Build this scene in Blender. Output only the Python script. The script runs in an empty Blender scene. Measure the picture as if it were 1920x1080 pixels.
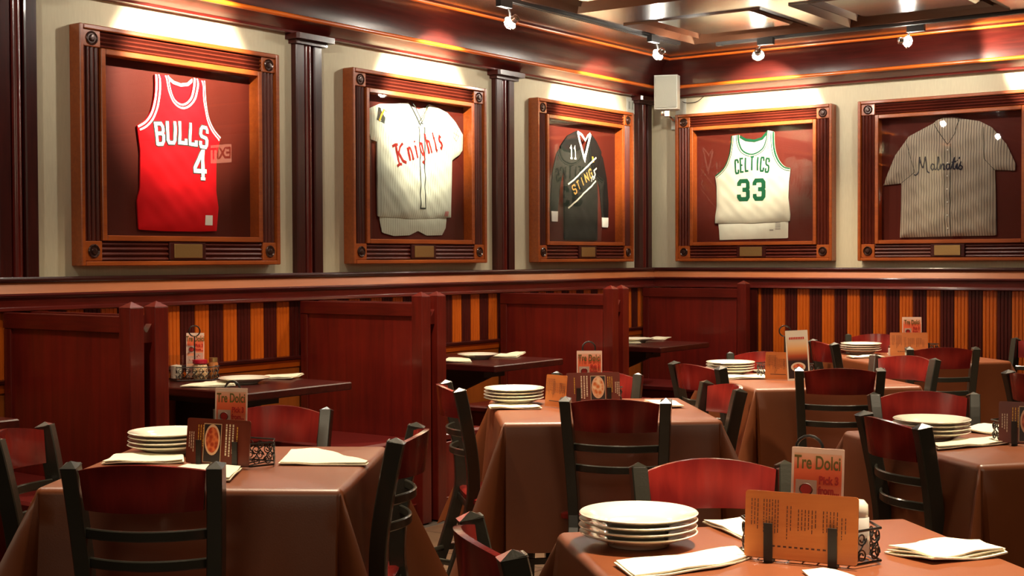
import bpy, bmesh, math, random
from mathutils import Vector, Matrix
from mathutils.geometry import tessellate_polygon
random.seed(7)
PI = math.pi
S = bpy.context.scene
COL = S.collection

# ------------------------------------------------------------------ camera, world, exposure
def cam_setup():
    y, p, r = map(math.radians, (35.87, -1.244, -0.2337))
    f = Vector((-math.sin(y)*math.cos(p), math.cos(y)*math.cos(p), math.sin(p)))
    rt = Vector((math.cos(y), math.sin(y), 0)); up = rt.cross(f)
    rt2 = math.cos(r)*rt + math.sin(r)*up; up2 = math.cos(r)*up - math.sin(r)*rt
    cd = bpy.data.cameras.new('camera'); co = bpy.data.objects.new('camera', cd); COL.objects.link(co)
    M = Matrix((rt2, up2, -f)).transposed().to_4x4(); M.translation = (5.28, -9.14, 1.338)
    co.matrix_world = M
    cd.sensor_width = 36; cd.lens = 2562/1920*36; cd.clip_start = .05
    cd.dof.use_dof = False
    S.camera = co
cam_setup()
W = bpy.data.worlds.new('world'); S.world = W; W.use_nodes = True
W.node_tree.nodes['Background'].inputs[0].default_value = (1.0, .72, .5, 1)
W.node_tree.nodes['Background'].inputs[1].default_value = .03
vs = S.view_settings
vs.view_transform = 'Standard'; vs.look = 'None'; vs.gamma = 1; vs.use_curve_mapping = False
vs.exposure = 1.12

WARM = (1.0, .80, .55)
def spot(name, loc, tgt, power, ang=60, blend=.4, col=WARM, size=.03, parent=None):
    d = bpy.data.lights.new(name, 'SPOT'); d.energy = power; d.spot_size = math.radians(ang); d.spot_blend = blend
    d.color = col; d.shadow_soft_size = size
    o = bpy.data.objects.new(name, d); COL.objects.link(o); o.location = loc
    o.rotation_euler = (Vector(tgt)-Vector(loc)).to_track_quat('-Z', 'Y').to_euler()
    return o
# downlights in the ceiling over the tables, and wide booth-side ones added as wall fill (above the frame of the picture)
DOWN = [(2.5, -6.40, 105, 60), (2.5, -4.65, 175, 60), (4.35, -6.55, 290, 60), (2.7, -3.0, 170, 60), (2.5, -1.4, 150, 62), (4.2, -4.6, 150, 60),
        (1.5, -4.66, 110, 112), (1.5, -2.85, 110, 112), (1.6, -1.1, 80, 112), (1.4, -6.4, 50, 112), (3.9, -2.9, 110, 100)]
for (x, y, p, an) in DOWN:
    spot('table_and_fill_spot', (x, y, 2.77), (x, y, 0), p, an, .9, WARM, .06)
# soft area fills, added to lift the sides that face the camera
def area(name, loc, tgt, power, size, col=WARM):
    d = bpy.data.lights.new(name, 'AREA'); d.energy = power; d.size = size; d.color = col
    o = bpy.data.objects.new(name, d); COL.objects.link(o); o.location = loc
    o.rotation_euler = (Vector(tgt)-Vector(loc)).to_track_quat('-Z', 'Y').to_euler(); return o
area('front_fill', (6.0, -7.0, 2.75), (2.5, -3.5, .6), 11, 1.6)
area('front_fill', (4.6, -10.5, 2.7), (2.5, -5, 1), 13, 1.6)

# ------------------------------------------------------------------ materials
def new_mat(name):
    m = bpy.data.materials.new(name); m.use_nodes = True
    nt = m.node_tree; b = nt.nodes['Principled BSDF']; return m, nt, b
def flat(name, col, rough=.5, metal=0, coat=0, spec=.5, emis=None, es=0, bump=0, bscale=60):
    m, nt, b = new_mat(name)
    b.inputs['Base Color'].default_value = (*col, 1); b.inputs['Roughness'].default_value = rough
    b.inputs['Metallic'].default_value = metal; b.inputs['Coat Weight'].default_value = coat
    b.inputs['Coat Roughness'].default_value = .12
    b.inputs['Specular IOR Level'].default_value = spec
    if emis: b.inputs['Emission Color'].default_value = (*emis, 1); b.inputs['Emission Strength'].default_value = es
    if bump:
        tc = nt.nodes.new('ShaderNodeTexCoord'); n = nt.nodes.new('ShaderNodeTexNoise'); n.inputs['Scale'].default_value = bscale
        n.inputs['Detail'].default_value = 4
        bp = nt.nodes.new('ShaderNodeBump'); bp.inputs['Strength'].default_value = bump; bp.inputs['Distance'].default_value = .01
        nt.links.new(tc.outputs['Object'], n.inputs['Vector']); nt.links.new(n.outputs['Fac'], bp.inputs['Height'])
        nt.links.new(bp.outputs['Normal'], b.inputs['Normal'])
    return m
def wood(name, c1, c2, axis='z', rough=.3, coat=.3, scale=1.0, rings=0.0, spec=.5):
    """grain running along the named object axis"""
    m, nt, b = new_mat(name)
    tc = nt.nodes.new('ShaderNodeTexCoord'); mp = nt.nodes.new('ShaderNodeMapping')
    s = {'x': (2.2, 34, 34), 'y': (34, 2.2, 34), 'z': (34, 34, 2.2)}[axis]
    mp.inputs['Scale'].default_value = tuple(v*scale for v in s)
    n = nt.nodes.new('ShaderNodeTexNoise'); n.inputs['Scale'].default_value = 1.6; n.inputs['Detail'].default_value = 7; n.inputs['Roughness'].default_value = .62
    n.inputs['Distortion'].default_value = .6
    n2 = nt.nodes.new('ShaderNodeTexNoise'); n2.inputs['Scale'].default_value = 3.0; n2.inputs['Detail'].default_value = 3
    mx = nt.nodes.new('ShaderNodeMath'); mx.operation = 'MULTIPLY_ADD'; mx.inputs[1].default_value = .55
    cr = nt.nodes.new('ShaderNodeValToRGB')
    cr.color_ramp.elements[0].position = .38; cr.color_ramp.elements[0].color = (*c1, 1)
    cr.color_ramp.elements[1].position = .72; cr.color_ramp.elements[1].color = (*c2, 1)
    L = nt.links.new
    L(tc.outputs['Object'], mp.inputs['Vector']); L(mp.outputs['Vector'], n.inputs['Vector']); L(tc.outputs['Object'], n2.inputs['Vector'])
    L(n.outputs['Fac'], mx.inputs[0])
    m2 = nt.nodes.new('ShaderNodeMath'); m2.operation = 'MULTIPLY'; m2.inputs[1].default_value = .45
    L(n2.outputs['Fac'], m2.inputs[0]); L(m2.outputs[0], mx.inputs[2])
    if rings:
        wv = nt.nodes.new('ShaderNodeTexWave'); wv.wave_type = 'RINGS'; wv.inputs['Scale'].default_value = rings
        wv.inputs['Distortion'].default_value = 3; wv.inputs['Detail'].default_value = 2
        mp2 = nt.nodes.new('ShaderNodeMapping'); mp2.inputs['Scale'].default_value = {'z': (3, 3, .7), 'x': (.7, 3, 3), 'y': (3, .7, 3)}[axis]
        L(tc.outputs['Object'], mp2.inputs['Vector']); L(mp2.outputs['Vector'], wv.inputs['Vector'])
        mm = nt.nodes.new('ShaderNodeMath'); mm.operation = 'MULTIPLY_ADD'; mm.inputs[1].default_value = .28
        L(wv.outputs['Fac'], mm.inputs[0]); L(mx.outputs[0], mm.inputs[2])
        sb = nt.nodes.new('ShaderNodeMath'); sb.operation = 'SUBTRACT'; sb.inputs[1].default_value = .14
        L(mm.outputs[0], sb.inputs[0]); L(sb.outputs[0], cr.inputs['Fac'])
    else:
        L(mx.outputs[0], cr.inputs['Fac'])
    L(cr.outputs['Color'], b.inputs['Base Color'])
    bp = nt.nodes.new('ShaderNodeBump'); bp.inputs['Strength'].default_value = .06; bp.inputs['Distance'].default_value = .004
    L(n.outputs['Fac'], bp.inputs['Height']); L(bp.outputs['Normal'], b.inputs['Normal'])
    b.inputs['Roughness'].default_value = rough; b.inputs['Coat Weight'].default_value = coat; b.inputs['Coat Roughness'].default_value = .1
    b.inputs['Specular IOR Level'].default_value = spec
    return m
M = {}
for a in 'xyz':
    M['mah_'+a] = wood('mahogany_'+a, (.075, .006, .004), (.17, .014, .008), a, .28, .35)
    M['dark_'+a] = wood('dark_mahogany_'+a, (.030, .004, .003), (.080, .009, .006), a, .34, .2, 1, 0, .35)
    M['org_'+a] = wood('amber_wood_'+a, (.48, .085, .005), (.76, .155, .010), a, .35, .25)
for a in 'xz': M['flute_'+a] = wood('fluted_wood_'+a, (.07, .010, .005), (.15, .022, .010), a, .36, .15, 1, 0, .35)
M['strip_dark'] = wood('strip_dark_wood', (.045, .005, .003), (.11, .012, .007), 'z', .4, .1, 1, 0, .3)
M['panel_red'] = wood('bench_panel_red', (.10, .007, .005), (.22, .014, .008), 'z', .33, .3, .5)
M['chair_wood'] = wood('chair_wood', (.14, .009, .008), (.26, .019, .014), 'z', .22, .5, .5, 3.0)
M['fascia'] = wood('fascia_wood', (.50, .15, .05), (.66, .22, .08), 'x', .35, .3, .6)
M['rose'] = wood('frame_wood', (.27, .050, .008), (.46, .105, .016), 'x', .3, .35, 1.0)
M['backboard'] = flat('backboard_red_brown', (.080, .009, .004), .65, spec=.15, bump=.1, bscale=300)
M['steel'] = flat('dark_green_metal', (.030, .028, .021), .28, .0, .6, bump=.05, bscale=200)
M['chrome'] = flat('chrome', (.8, .8, .78), .15, 1)
M['black'] = flat('black_wire', (.008, .007, .006), .35, 0, .3)
M['blackp'] = flat('black_plastic', (.012, .010, .009), .5)
M['china'] = flat('white_china', (.80, .74, .62), .12, 0, .6)
M['paper'] = flat('napkin_paper', (.84, .78, .60), .8, bump=.15, bscale=250)
M['brass'] = flat('brass_plate', (.48, .31, .12), .35, .85, bump=.1, bscale=120)
M['white_plastic'] = flat('white_plastic', (.62, .63, .55), .45)
M['bronze'] = flat('rosette_bronze', (.05, .018, .012), .3, .4, .3)
M['vinyl'] = flat('red_vinyl', (.12, .008, .007), .4, 0, .2)
M['glass_lamp'] = flat('lamp_glow', (1, 1, 1), .4, emis=(1, .93, .8), es=230)
M['tile'] = None
def mat_wall():
    m, nt, b = new_mat('cream_wall')
    tc = nt.nodes.new('ShaderNodeTexCoord'); n = nt.nodes.new('ShaderNodeTexNoise'); n.inputs['Scale'].default_value = 90; n.inputs['Detail'].default_value = 5
    mp = nt.nodes.new('ShaderNodeMapping'); mp.inputs['Scale'].default_value = (1, 1, .15)
    cr = nt.nodes.new('ShaderNodeValToRGB'); cr.color_ramp.elements[0].color = (.60, .53, .36, 1); cr.color_ramp.elements[1].color = (.72, .65, .46, 1)
    L = nt.links.new; L(tc.outputs['Object'], mp.inputs['Vector']); L(mp.outputs['Vector'], n.inputs['Vector']); L(n.outputs['Fac'], cr.inputs['Fac']); L(cr.outputs['Color'], b.inputs['Base Color'])
    bp = nt.nodes.new('ShaderNodeBump'); bp.inputs['Strength'].default_value = .12; bp.inputs['Distance'].default_value = .003
    L(n.outputs['Fac'], bp.inputs['Height']); L(bp.outputs['Normal'], b.inputs['Normal']); b.inputs['Roughness'].default_value = .75
    return m
M['cream'] = mat_wall()
def mat_cloth():
    m, nt, b = new_mat('brown_table_vinyl')
    tc = nt.nodes.new('ShaderNodeTexCoord'); n = nt.nodes.new('ShaderNodeTexNoise'); n.inputs['Scale'].default_value = 5; n.inputs['Detail'].default_value = 3
    cr = nt.nodes.new('ShaderNodeValToRGB'); cr.color_ramp.elements[0].color = (.165, .040, .010, 1); cr.color_ramp.elements[1].color = (.225, .060, .016, 1)
    L = nt.links.new; L(tc.outputs['Object'], n.inputs['Vector']); L(n.outputs['Fac'], cr.inputs['Fac']); L(cr.outputs['Color'], b.inputs['Base Color'])
    n2 = nt.nodes.new('ShaderNodeTexNoise'); n2.inputs['Scale'].default_value = 260; n2.inputs['Detail'].default_value = 2
    bp = nt.nodes.new('ShaderNodeBump'); bp.inputs['Strength'].default_value = .08; bp.inputs['Distance'].default_value = .002
    L(tc.outputs['Object'], n2.inputs['Vector']); L(n2.outputs['Fac'], bp.inputs['Height']); L(bp.outputs['Normal'], b.inputs['Normal'])
    b.inputs['Roughness'].default_value = .40; b.inputs['Specular IOR Level'].default_value = .75; b.inputs['Coat Weight'].default_value = .12; b.inputs['Coat Roughness'].default_value = .38
    return m
M['cloth'] = mat_cloth()
def mat_glass(name='pane_glass'):
    m, nt, b = new_mat(name); nt.nodes.remove(b)
    out = nt.nodes['Material Output']; tr = nt.nodes.new('ShaderNodeBsdfTransparent'); gl = nt.nodes.new('ShaderNodeBsdfGlossy'); gl.inputs['Roughness'].default_value = .01
    fr = nt.nodes.new('ShaderNodeLayerWeight'); fr.inputs['Blend'].default_value = .5; mx = nt.nodes.new('ShaderNodeMixShader')
    pw = nt.nodes.new('ShaderNodeMath'); pw.operation = 'POWER'; pw.inputs[1].default_value = 5.0
    tr.inputs['Color'].default_value = (.97, .98, .97, 1)
    mu = nt.nodes.new('ShaderNodeMath'); mu.operation = 'MULTIPLY_ADD'; mu.inputs[1].default_value = .92; mu.inputs[2].default_value = .032; mu.use_clamp = True
    L = nt.links.new; L(fr.outputs['Facing'], pw.inputs[0]); L(pw.outputs[0], mu.inputs[0]); L(mu.outputs[0], mx.inputs[0]); L(tr.outputs[0], mx.inputs[1]); L(gl.outputs[0], mx.inputs[2]); L(mx.outputs[0], out.inputs['Surface'])
    return m
M['glass'] = mat_glass()
def fabric(name, col, stripe=None, pitch=.02, width=.18, rough=.85):
    m, nt, b = new_mat(name); b.inputs['Roughness'].default_value = rough; b.inputs['Specular IOR Level'].default_value = .15
    L = nt.links.new; tc = nt.nodes.new('ShaderNodeTexCoord')
    n = nt.nodes.new('ShaderNodeTexNoise'); n.inputs['Scale'].default_value = 350; n.inputs['Detail'].default_value = 2
    bp = nt.nodes.new('ShaderNodeBump'); bp.inputs['Strength'].default_value = .15; bp.inputs['Distance'].default_value = .002
    L(tc.outputs['Object'], n.inputs['Vector']); L(n.outputs['Fac'], bp.inputs['Height']); L(bp.outputs['Normal'], b.inputs['Normal'])
    b.inputs['Base Color'].default_value = (*col, 1)
    if stripe:
        sx = nt.nodes.new('ShaderNodeSeparateXYZ'); L(tc.outputs['Object'], sx.inputs[0])
        a = nt.nodes.new('ShaderNodeMath'); a.operation = 'DIVIDE'; a.inputs[1].default_value = pitch; L(sx.outputs['X'], a.inputs[0])
        f = nt.nodes.new('ShaderNodeMath'); f.operation = 'FRACT'; L(a.outputs[0], f.inputs[0])
        g = nt.nodes.new('ShaderNodeMath'); g.operation = 'LESS_THAN'; g.inputs[1].default_value = width; L(f.outputs[0], g.inputs[0])
        mx = nt.nodes.new('ShaderNodeMix'); mx.data_type = 'RGBA'; mx.inputs[6].default_value = (*col, 1); mx.inputs[7].default_value = (*stripe, 1)
        L(g.outputs[0], mx.inputs[0]); L(mx.outputs[2], b.inputs['Base Color'])
    return m
def mat_food(name, base, spots, scale=40):
    m, nt, b = new_mat(name); L = nt.links.new
    tc = nt.nodes.new('ShaderNodeTexCoord'); n = nt.nodes.new('ShaderNodeTexVoronoi'); n.inputs['Scale'].default_value = scale
    cr = nt.nodes.new('ShaderNodeValToRGB'); cr.color_ramp.elements[0].color = (*base, 1); cr.color_ramp.elements[1].color = (*spots, 1)
    cr.color_ramp.elements[0].position = .25; cr.color_ramp.elements[1].position = .7
    L(tc.outputs['Object'], n.inputs['Vector']); L(n.outputs['Distance'], cr.inputs['Fac']); L(cr.outputs['Color'], b.inputs['Base Color']); b.inputs['Roughness'].default_value = .3
    return m
def mat_grad(name, stops, z0, z1, rough=.3):
    m, nt, b = new_mat(name); L = nt.links.new
    tc = nt.nodes.new('ShaderNodeTexCoord'); sx = nt.nodes.new('ShaderNodeSeparateXYZ'); mr = nt.nodes.new('ShaderNodeMapRange')
    mr.inputs['From Min'].default_value = z0; mr.inputs['From Max'].default_value = z1
    cr = nt.nodes.new('ShaderNodeValToRGB'); e = cr.color_ramp.elements
    e[0].position = stops[0][0]; e[0].color = (*stops[0][1], 1); e[1].position = stops[-1][0]; e[1].color = (*stops[-1][1], 1)
    for p, c in stops[1:-1]:
        k = e.new(p); k.color = (*c, 1)
    L(tc.outputs['Object'], sx.inputs[0]); L(sx.outputs['Z'], mr.inputs['Value']); L(mr.outputs[0], cr.inputs['Fac']); L(cr.outputs['Color'], b.inputs['Base Color'])
    b.inputs['Roughness'].default_value = rough; return m

# ------------------------------------------------------------------ mesh helpers
class MB:
    def __init__(s): s.v = []; s.f = []; s.sm = []
    def add(s, vs_, fs, smooth=False):
        o = len(s.v); s.v += [tuple(p) for p in vs_]; s.f += [tuple(i+o for i in f) for f in fs]; s.sm += [smooth]*len(fs); return s
    def box(s, x0, x1, y0, y1, z0, z1, mtx=None):
        v = [(x0,y0,z0),(x1,y0,z0),(x1,y1,z0),(x0,y1,z0),(x0,y0,z1),(x1,y0,z1),(x1,y1,z1),(x0,y1,z1)]
        if mtx: v = [mtx @ Vector(p) for p in v]
        return s.add(v, [(3,2,1,0),(4,5,6,7),(0,1,5,4),(1,2,6,5),(2,3,7,6),(3,0,4,7)])
    def bbox(s, x0, x1, y0, y1, z0, z1, b=.004):
        """box with chamfered edges"""
        v = []; 
        for z, k in ((z0, b), (z0+b, 0), (z1-b, 0), (z1, b)):
            c = b if not k else b
            i = k
            pts = [(x0+i+b*(1 if not k else .6), y0+i), (x1-i-b*(1 if not k else .6), y0+i), (x1-i, y0+i+b), (x1-i, y1-i-b), (x1-i-b, y1-i), (x0+i+b, y1-i), (x0+i, y1-i-b), (x0+i, y0+i+b)]
            v += [(p[0], p[1], z) for p in pts]
        f = []
        for r in range(3):
            for j in range(8):
                a = r*8+j; c = r*8+(j+1) % 8; f.append((a, c, c+8, a+8))
        f.append(tuple(range(7, -1, -1))); f.append(tuple(range(24, 32)))
        return s.add(v, f)
    def prism(s, poly, a0, a1, axis, smooth=False):
        """poly in the two remaining axes (x: y,z / y: x,z / z: x,y) extruded from a0 to a1"""
        def P(p, a): return {'x': (a, p[0], p[1]), 'y': (p[0], a, p[1]), 'z': (p[0], p[1], a)}[axis]
        n = len(poly); v = [P(p, a0) for p in poly]+[P(p, a1) for p in poly]
        s.add(v, [(i, (i+1) % n, (i+1) % n+n, i+n) for i in range(n)], smooth)
        tri = tessellate_polygon([[Vector((p[0], p[1], 0)) for p in poly]])
        s.add(v, [tuple(t) for t in tri]+[tuple(i+n for i in reversed(t)) for t in tri]); return s
    def tube(s, path, r, n=8, closed=False, smooth=True, caps=True):
        path = [Vector(p) for p in path]; N = len(path); v = []; up = None
        rr = r if isinstance(r, (list, tuple)) else [r]*N
        for i, p in enumerate(path):
            if closed: t = path[(i+1) % N]-path[i-1]
            else: t = path[min(i+1, N-1)]-path[max(i-1, 0)]
            t.normalize()
            if up is None:
                up = Vector((0, 0, 1)) if abs(t.z) < .9 else Vector((1, 0, 0))
            a = t.cross(up); 
            if a.length < 1e-6: a = t.orthogonal()
            a.normalize(); up = a.cross(t); up.normalize()
            for k in range(n):
                w = 2*PI*k/n; v.append(p+rr[i]*(a*math.cos(w)+up*math.sin(w)))
        f = []
        for i in range(N if closed else N-1):
            for k in range(n):
                f.append((i*n+k, i*n+(k+1) % n, ((i+1) % N)*n+(k+1) % n, ((i+1) % N)*n+k))
        s.add(v, f, smooth)
        if not closed and caps: s.add(v, [tuple(range(n-1, -1, -1)), tuple(range((N-1)*n, N*n))])
        return s
    def lathe(s, prof, n=32, c=(0, 0, 0), smooth=True, sy=1):
        v = []; f = []
        for (r, z) in prof:
            for k in range(n):
                a = 2*PI*k/n; v.append((c[0]+r*math.cos(a), c[1]+r*math.sin(a)*sy, c[2]+z))
        for i in range(len(prof)-1):
            for k in range(n): f.append((i*n+k, i*n+(k+1) % n, (i+1)*n+(k+1) % n, (i+1)*n+k))
        if prof[0][0] > 1e-5: f.append(tuple(range(n-1, -1, -1)))
        if prof[-1][0] > 1e-5: f.append(tuple(range((len(prof)-1)*n, len(prof)*n)))
        return s.add(v, f, smooth)
    def sweep(s, sect, frames, smooth=False, closed_sect=True):
        """sect list of (a,b); frames list of (origin, A, B)"""
        v = []; n = len(sect)
        for o, A, B in frames:
            for a, b in sect: v.append(Vector(o)+Vector(A)*a+Vector(B)*b)
        f = []
        for i in range(len(frames)-1):
            for k in range(n if closed_sect else n-1): f.append((i*n+k, i*n+(k+1) % n, (i+1)*n+(k+1) % n, (i+1)*n+k))
        s.add(v, f, smooth)
        if closed_sect: s.add(v, [tuple(range(n-1, -1, -1)), tuple(range((len(frames)-1)*n, len(frames)*n))])
        return s
    def mesh(s, name):
        me = bpy.data.meshes.new(name); me.from_pydata(s.v, [], s.f); me.validate(); 
        bm = bmesh.new(); bm.from_mesh(me)
        if all(s.sm) or any(s.sm):
            pass
        bmesh.ops.remove_doubles(bm, verts=bm.verts, dist=1e-6)
        bmesh.ops.recalc_face_normals(bm, faces=bm.faces); bm.to_mesh(me); bm.free()
        if any(s.sm):
            me.polygons.foreach_set('use_smooth', [True]*len(me.polygons)); me.set_sharp_from_angle(angle=math.radians(38))
        return me
    def build(s, name, mat, parent=None, loc=None, rotz=0):
        o = bpy.data.objects.new(name, s.mesh(name)); COL.objects.link(o)
        if mat: o.data.materials.append(mat)
        if parent: o.parent = parent
        if loc is not None: o.location = loc
        o.rotation_euler = (0, 0, rotz); return o
def tag(o, label=None, cat=None, group=None, kind=None):
    if label: o['label'] = label
    if cat: o['category'] = cat
    if group: o['group'] = group
    if kind: o['kind'] = kind
    return o
def thing(name, label, cat, loc=(0, 0, 0), rotz=0, group=None):
    o = bpy.data.objects.new(name, None); COL.objects.link(o); o.location = loc; o.rotation_euler = (0, 0, rotz)
    o.empty_display_size = .1
    return tag(o, label, cat, group)
KIDS = {}
def copy_tree(o, parent=None):
    c = o.copy(); COL.objects.link(c)
    if parent: c.parent = parent
    for ch in [x for x in o.children]: copy_tree(ch, c)
    return c
def catmull(pts, n=6, closed=False):
    P = [Vector(p) for p in pts]; out = []; N = len(P)
    for i in range(N if closed else N-1):
        p0 = P[i-1] if (i > 0 or closed) else P[0]; p1 = P[i]; p2 = P[(i+1) % N]; p3 = P[(i+2) % N] if (closed or i+2 < N) else P[-1]
        for k in range(n):
            t = k/n; out.append(.5*((2*p1)+(p2-p0)*t+(2*p0-5*p1+4*p2-p3)*t*t+(3*p1-p0-3*p2+p3)*t**3))
    if not closed: out.append(P[-1])
    return out
def text_mesh(txt, size, font_scale_x=1.0, bold=0):
    cu = bpy.data.curves.new('t', 'FONT'); cu.body = txt; cu.size = size; cu.extrude = .0004; cu.align_x = 'CENTER'; cu.align_y = 'CENTER'; cu.offset = bold
    o = bpy.data.objects.new('t', cu); COL.objects.link(o)
    dg = bpy.context.evaluated_depsgraph_get(); me = bpy.data.meshes.new_from_object(o.evaluated_get(dg))
    bpy.data.objects.remove(o); bpy.data.curves.remove(cu)
    me.transform(Matrix.Rotation(PI/2, 4, 'X') @ Matrix.Diagonal((font_scale_x, 1, 1, 1)))   # stands in local x,z facing -y
    return me
def text_obj(name, txt, size, mat, parent, loc, sx=1.0, bold=0, roty=0):
    me = text_mesh(txt, size, sx, bold); o = bpy.data.objects.new(name, me); COL.objects.link(o); o.parent = parent
    o.location = loc; o.rotation_euler = (0, roty, 0); me.materials.clear(); me.materials.append(mat); return o

# ------------------------------------------------------------------ the setting
XR, YF, ZC = 8.6, -12.0, 2.80
def struct(mb, name, mat, parent=None, kind=True, **k):
    o = mb.build(name, mat, parent, **k)
    if parent is None: o['kind'] = 'structure'
    return o
floor = struct(MB().box(-.1, XR, YF, .1, -.1, -.006), 'floor', flat('floor_grout', (.035, .022, .014), .8))
tm = [wood('floor_tile_a', (.10, .055, .03), (.17, .10, .055), 'x', .4, .1, .25), wood('floor_tile_b', (.08, .04, .022), (.14, .08, .045), 'y', .4, .1, .25)]
tmesh = []
for m in tm:
    me = MB().bbox(-.162, .162, -.162, .162, -.012, 0, .003).mesh('floor_tile'); me.materials.append(m); tmesh.append(me)
for i in range(12):
    for j in range(20):
        o = bpy.data.objects.new('floor_tile', tmesh[(i*7+j*3) % 2]); COL.objects.link(o); o.parent = floor
        o.location = (.95+i*.333+.17, -8.3+j*.333+.17, random.uniform(-.001, .0))
wl = struct(MB().box(-.12, 0, YF, .1, 0, 3.0), 'wall_left', M['cream'])
wb = struct(MB().box(0, XR, 0, .12, 0, 3.0), 'wall_back', M['cream'])
struct(MB().box(XR, XR+.12, YF, .12, 0, 3.0), 'wall_right', M['dark_z'])
struct(MB().box(-.12, XR+.12, YF-.12, YF, 0, 3.0), 'wall_front', M['dark_z'])
# wainscot strips: grooved boards, alternately dark and amber
def strip_mesh(h, mat):
    # local: x along the wall, -y outward, z up
    w = .0925; n = 4; prof = [(-w/2, 0)]
    prof.append((-w/2, -.011))
    for k in range(n):
        a = -w/2+w*k/n; b = a+w/n
        prof += [(a+.002, -.016), (b-.004, -.016), (b-.003, -.011), (b-.0012, -.011)]
    prof += [(w/2, -.011), (w/2, 0)]
    me = MB().prism(prof, 0, h, 'z').mesh('wainscot_strip'); me.materials.append(mat); return me
sA = [strip_mesh(.98, M['strip_dark']), strip_mesh(.98, M['org_z'])]
sB = sA
PIT = .0938
k = 0; y = -4.742+PIT/2
while y < -.03: y += PIT
n = int((y+8.6)/PIT)
for i in range(n):
    yy = y-PIT*(i+1)
    if yy < -8.5 or yy > -.04: continue
    par = round((yy-(-4.742+PIT/2))/PIT) % 2
    # only the upper boards show above the booth ledge
    o = bpy.data.objects.new('wainscot_strip', None)
    bpy.data.objects.remove(o)
    if par not in KIDS:
        pm = strip_mesh(.34, M['strip_dark'] if par == 1 else M['org_z']); KIDS[par] = pm
    o = bpy.data.objects.new('wainscot_strip', KIDS[par]); COL.objects.link(o); o.parent = wl
    o.location = (0, yy, .80); o.rotation_euler = (0, 0, PI/2)
for i in range(-10, 34):
    xx = 1.014+PIT*(i+.5)
    if xx < .05: continue
    o = bpy.data.objects.new('wainscot_strip', sB[1 if i % 2 == 0 else 0]); COL.objects.link(o); o.parent = wb; o.location = (xx, 0, .14)
MB().box(4.25, XR, -.016, 0, .14, 1.12).build('wainscot_board', M['dark_z'], wb)
MB().box(0, .012, YF, 0, .10, .80).build('lower_panel', wood('lower_panel_wood', (.27, .065, .008), (.40, .10, .014), 'z', .4, .2, .5), wl)
struct(MB().box(0, .025, YF, 0, 0, .12), 'baseboard_left', M['dark_y'])
struct(MB().box(.0, XR, -.025, 0, 0, .14), 'baseboard_back', M['dark_x'])
# mouldings running round both walls; profile (p = distance from the wall, z)
def run(prof, name, mats, parts=()):
    pass
def profile_left(prof, y0=YF): 
    """prof (p,z) closed; mitred at the corner"""
    mb = MB(); n = len(prof); v = [(p, y0, z) for p, z in prof]+[(p, -p, z) for p, z in prof]
    mb.add(v, [(i, (i+1) % n, (i+1) % n+n, i+n) for i in range(n)], True)
    t = tessellate_polygon([[Vector((p, z, 0)) for p, z in prof]]); mb.add(v, [tuple(x) for x in t]+[tuple(i+n for i in reversed(x)) for x in t]); return mb
def profile_back(prof, x1=XR):
    mb = MB(); n = len(prof); v = [(x1, -p, z) for p, z in prof]+[(p, -p, z) for p, z in prof]
    mb.add(v, [(i, (i+1) % n, (i+1) % n+n, i+n) for i in range(n)], True)
    t = tessellate_polygon([[Vector((p, z, 0)) for p, z in prof]]); mb.add(v, [tuple(x) for x in t]+[tuple(i+n for i in reversed(x)) for x in t]); return mb
RAIL = [(0, 1.112), (.040, 1.112), (.048, 1.118), (.046, 1.130), (.038, 1.134), (.038, 1.172), (.050, 1.176), (.056, 1.184), (.054, 1.192), (0, 1.192)]
FAS = [(0, 1.1925), (.054, 1.1925), (.034, 1.240), (0, 1.240)]
CAP = [(0, 1.2405), (.046, 1.2405), (.050, 1.247), (.050, 1.256), (.044, 1.264), (0, 1.264)]
FRZ = [(0, 2.545), (.055, 2.545), (.058, 2.556), (.155, 2.598), (0, 2.62)]
def beadp(p, z, r=.013): return [(p+r*math.cos(a*PI/5), z+r*math.sin(a*PI/5)) for a in range(10)]
COVE = [(.0, 2.607)]+[(.168+ .165*(1-math.cos(t*PI/2/8)), 2.607+.178*math.sin(t*PI/2/8)) for t in range(9)]+[(.0, 2.785)]
TOP = [(0, 2.786), (.352, 2.786), (.372, 2.8), (0, 2.8)]
for side, fn, ax in (('left', profile_left, 'y'), ('back', profile_back, 'x')):
    lab = {'left': 'trim_1', 'back': 'trim_2'}[side]; lab2 = {'left': 'trim_3', 'back': 'trim_4'}[side]
    t = struct(fn(RAIL), lab, M['mah_'+ax])
    f = fn(FAS).build('fascia_board', M['fascia'] if ax == 'x' else wood('fascia_wood_y', (.50, .15, .05), (.66, .22, .08), 'y', .35, .3, .6), t)
    fn(CAP).build('cap_moulding', M['dark_'+ax], t)
    c = struct(fn(COVE), lab2, M['dark_'+ax])
    fn(FRZ).build('frieze', M['mah_'+ax], c); fn(beadp(.172, 2.604)).build('bead', M['org_'+ax], c)
    fn(beadp(.350, 2.789, .012)).build('bead', M['org_'+ax], c); fn(TOP).build('top_moulding', M['dark_'+ax], c)
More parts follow.
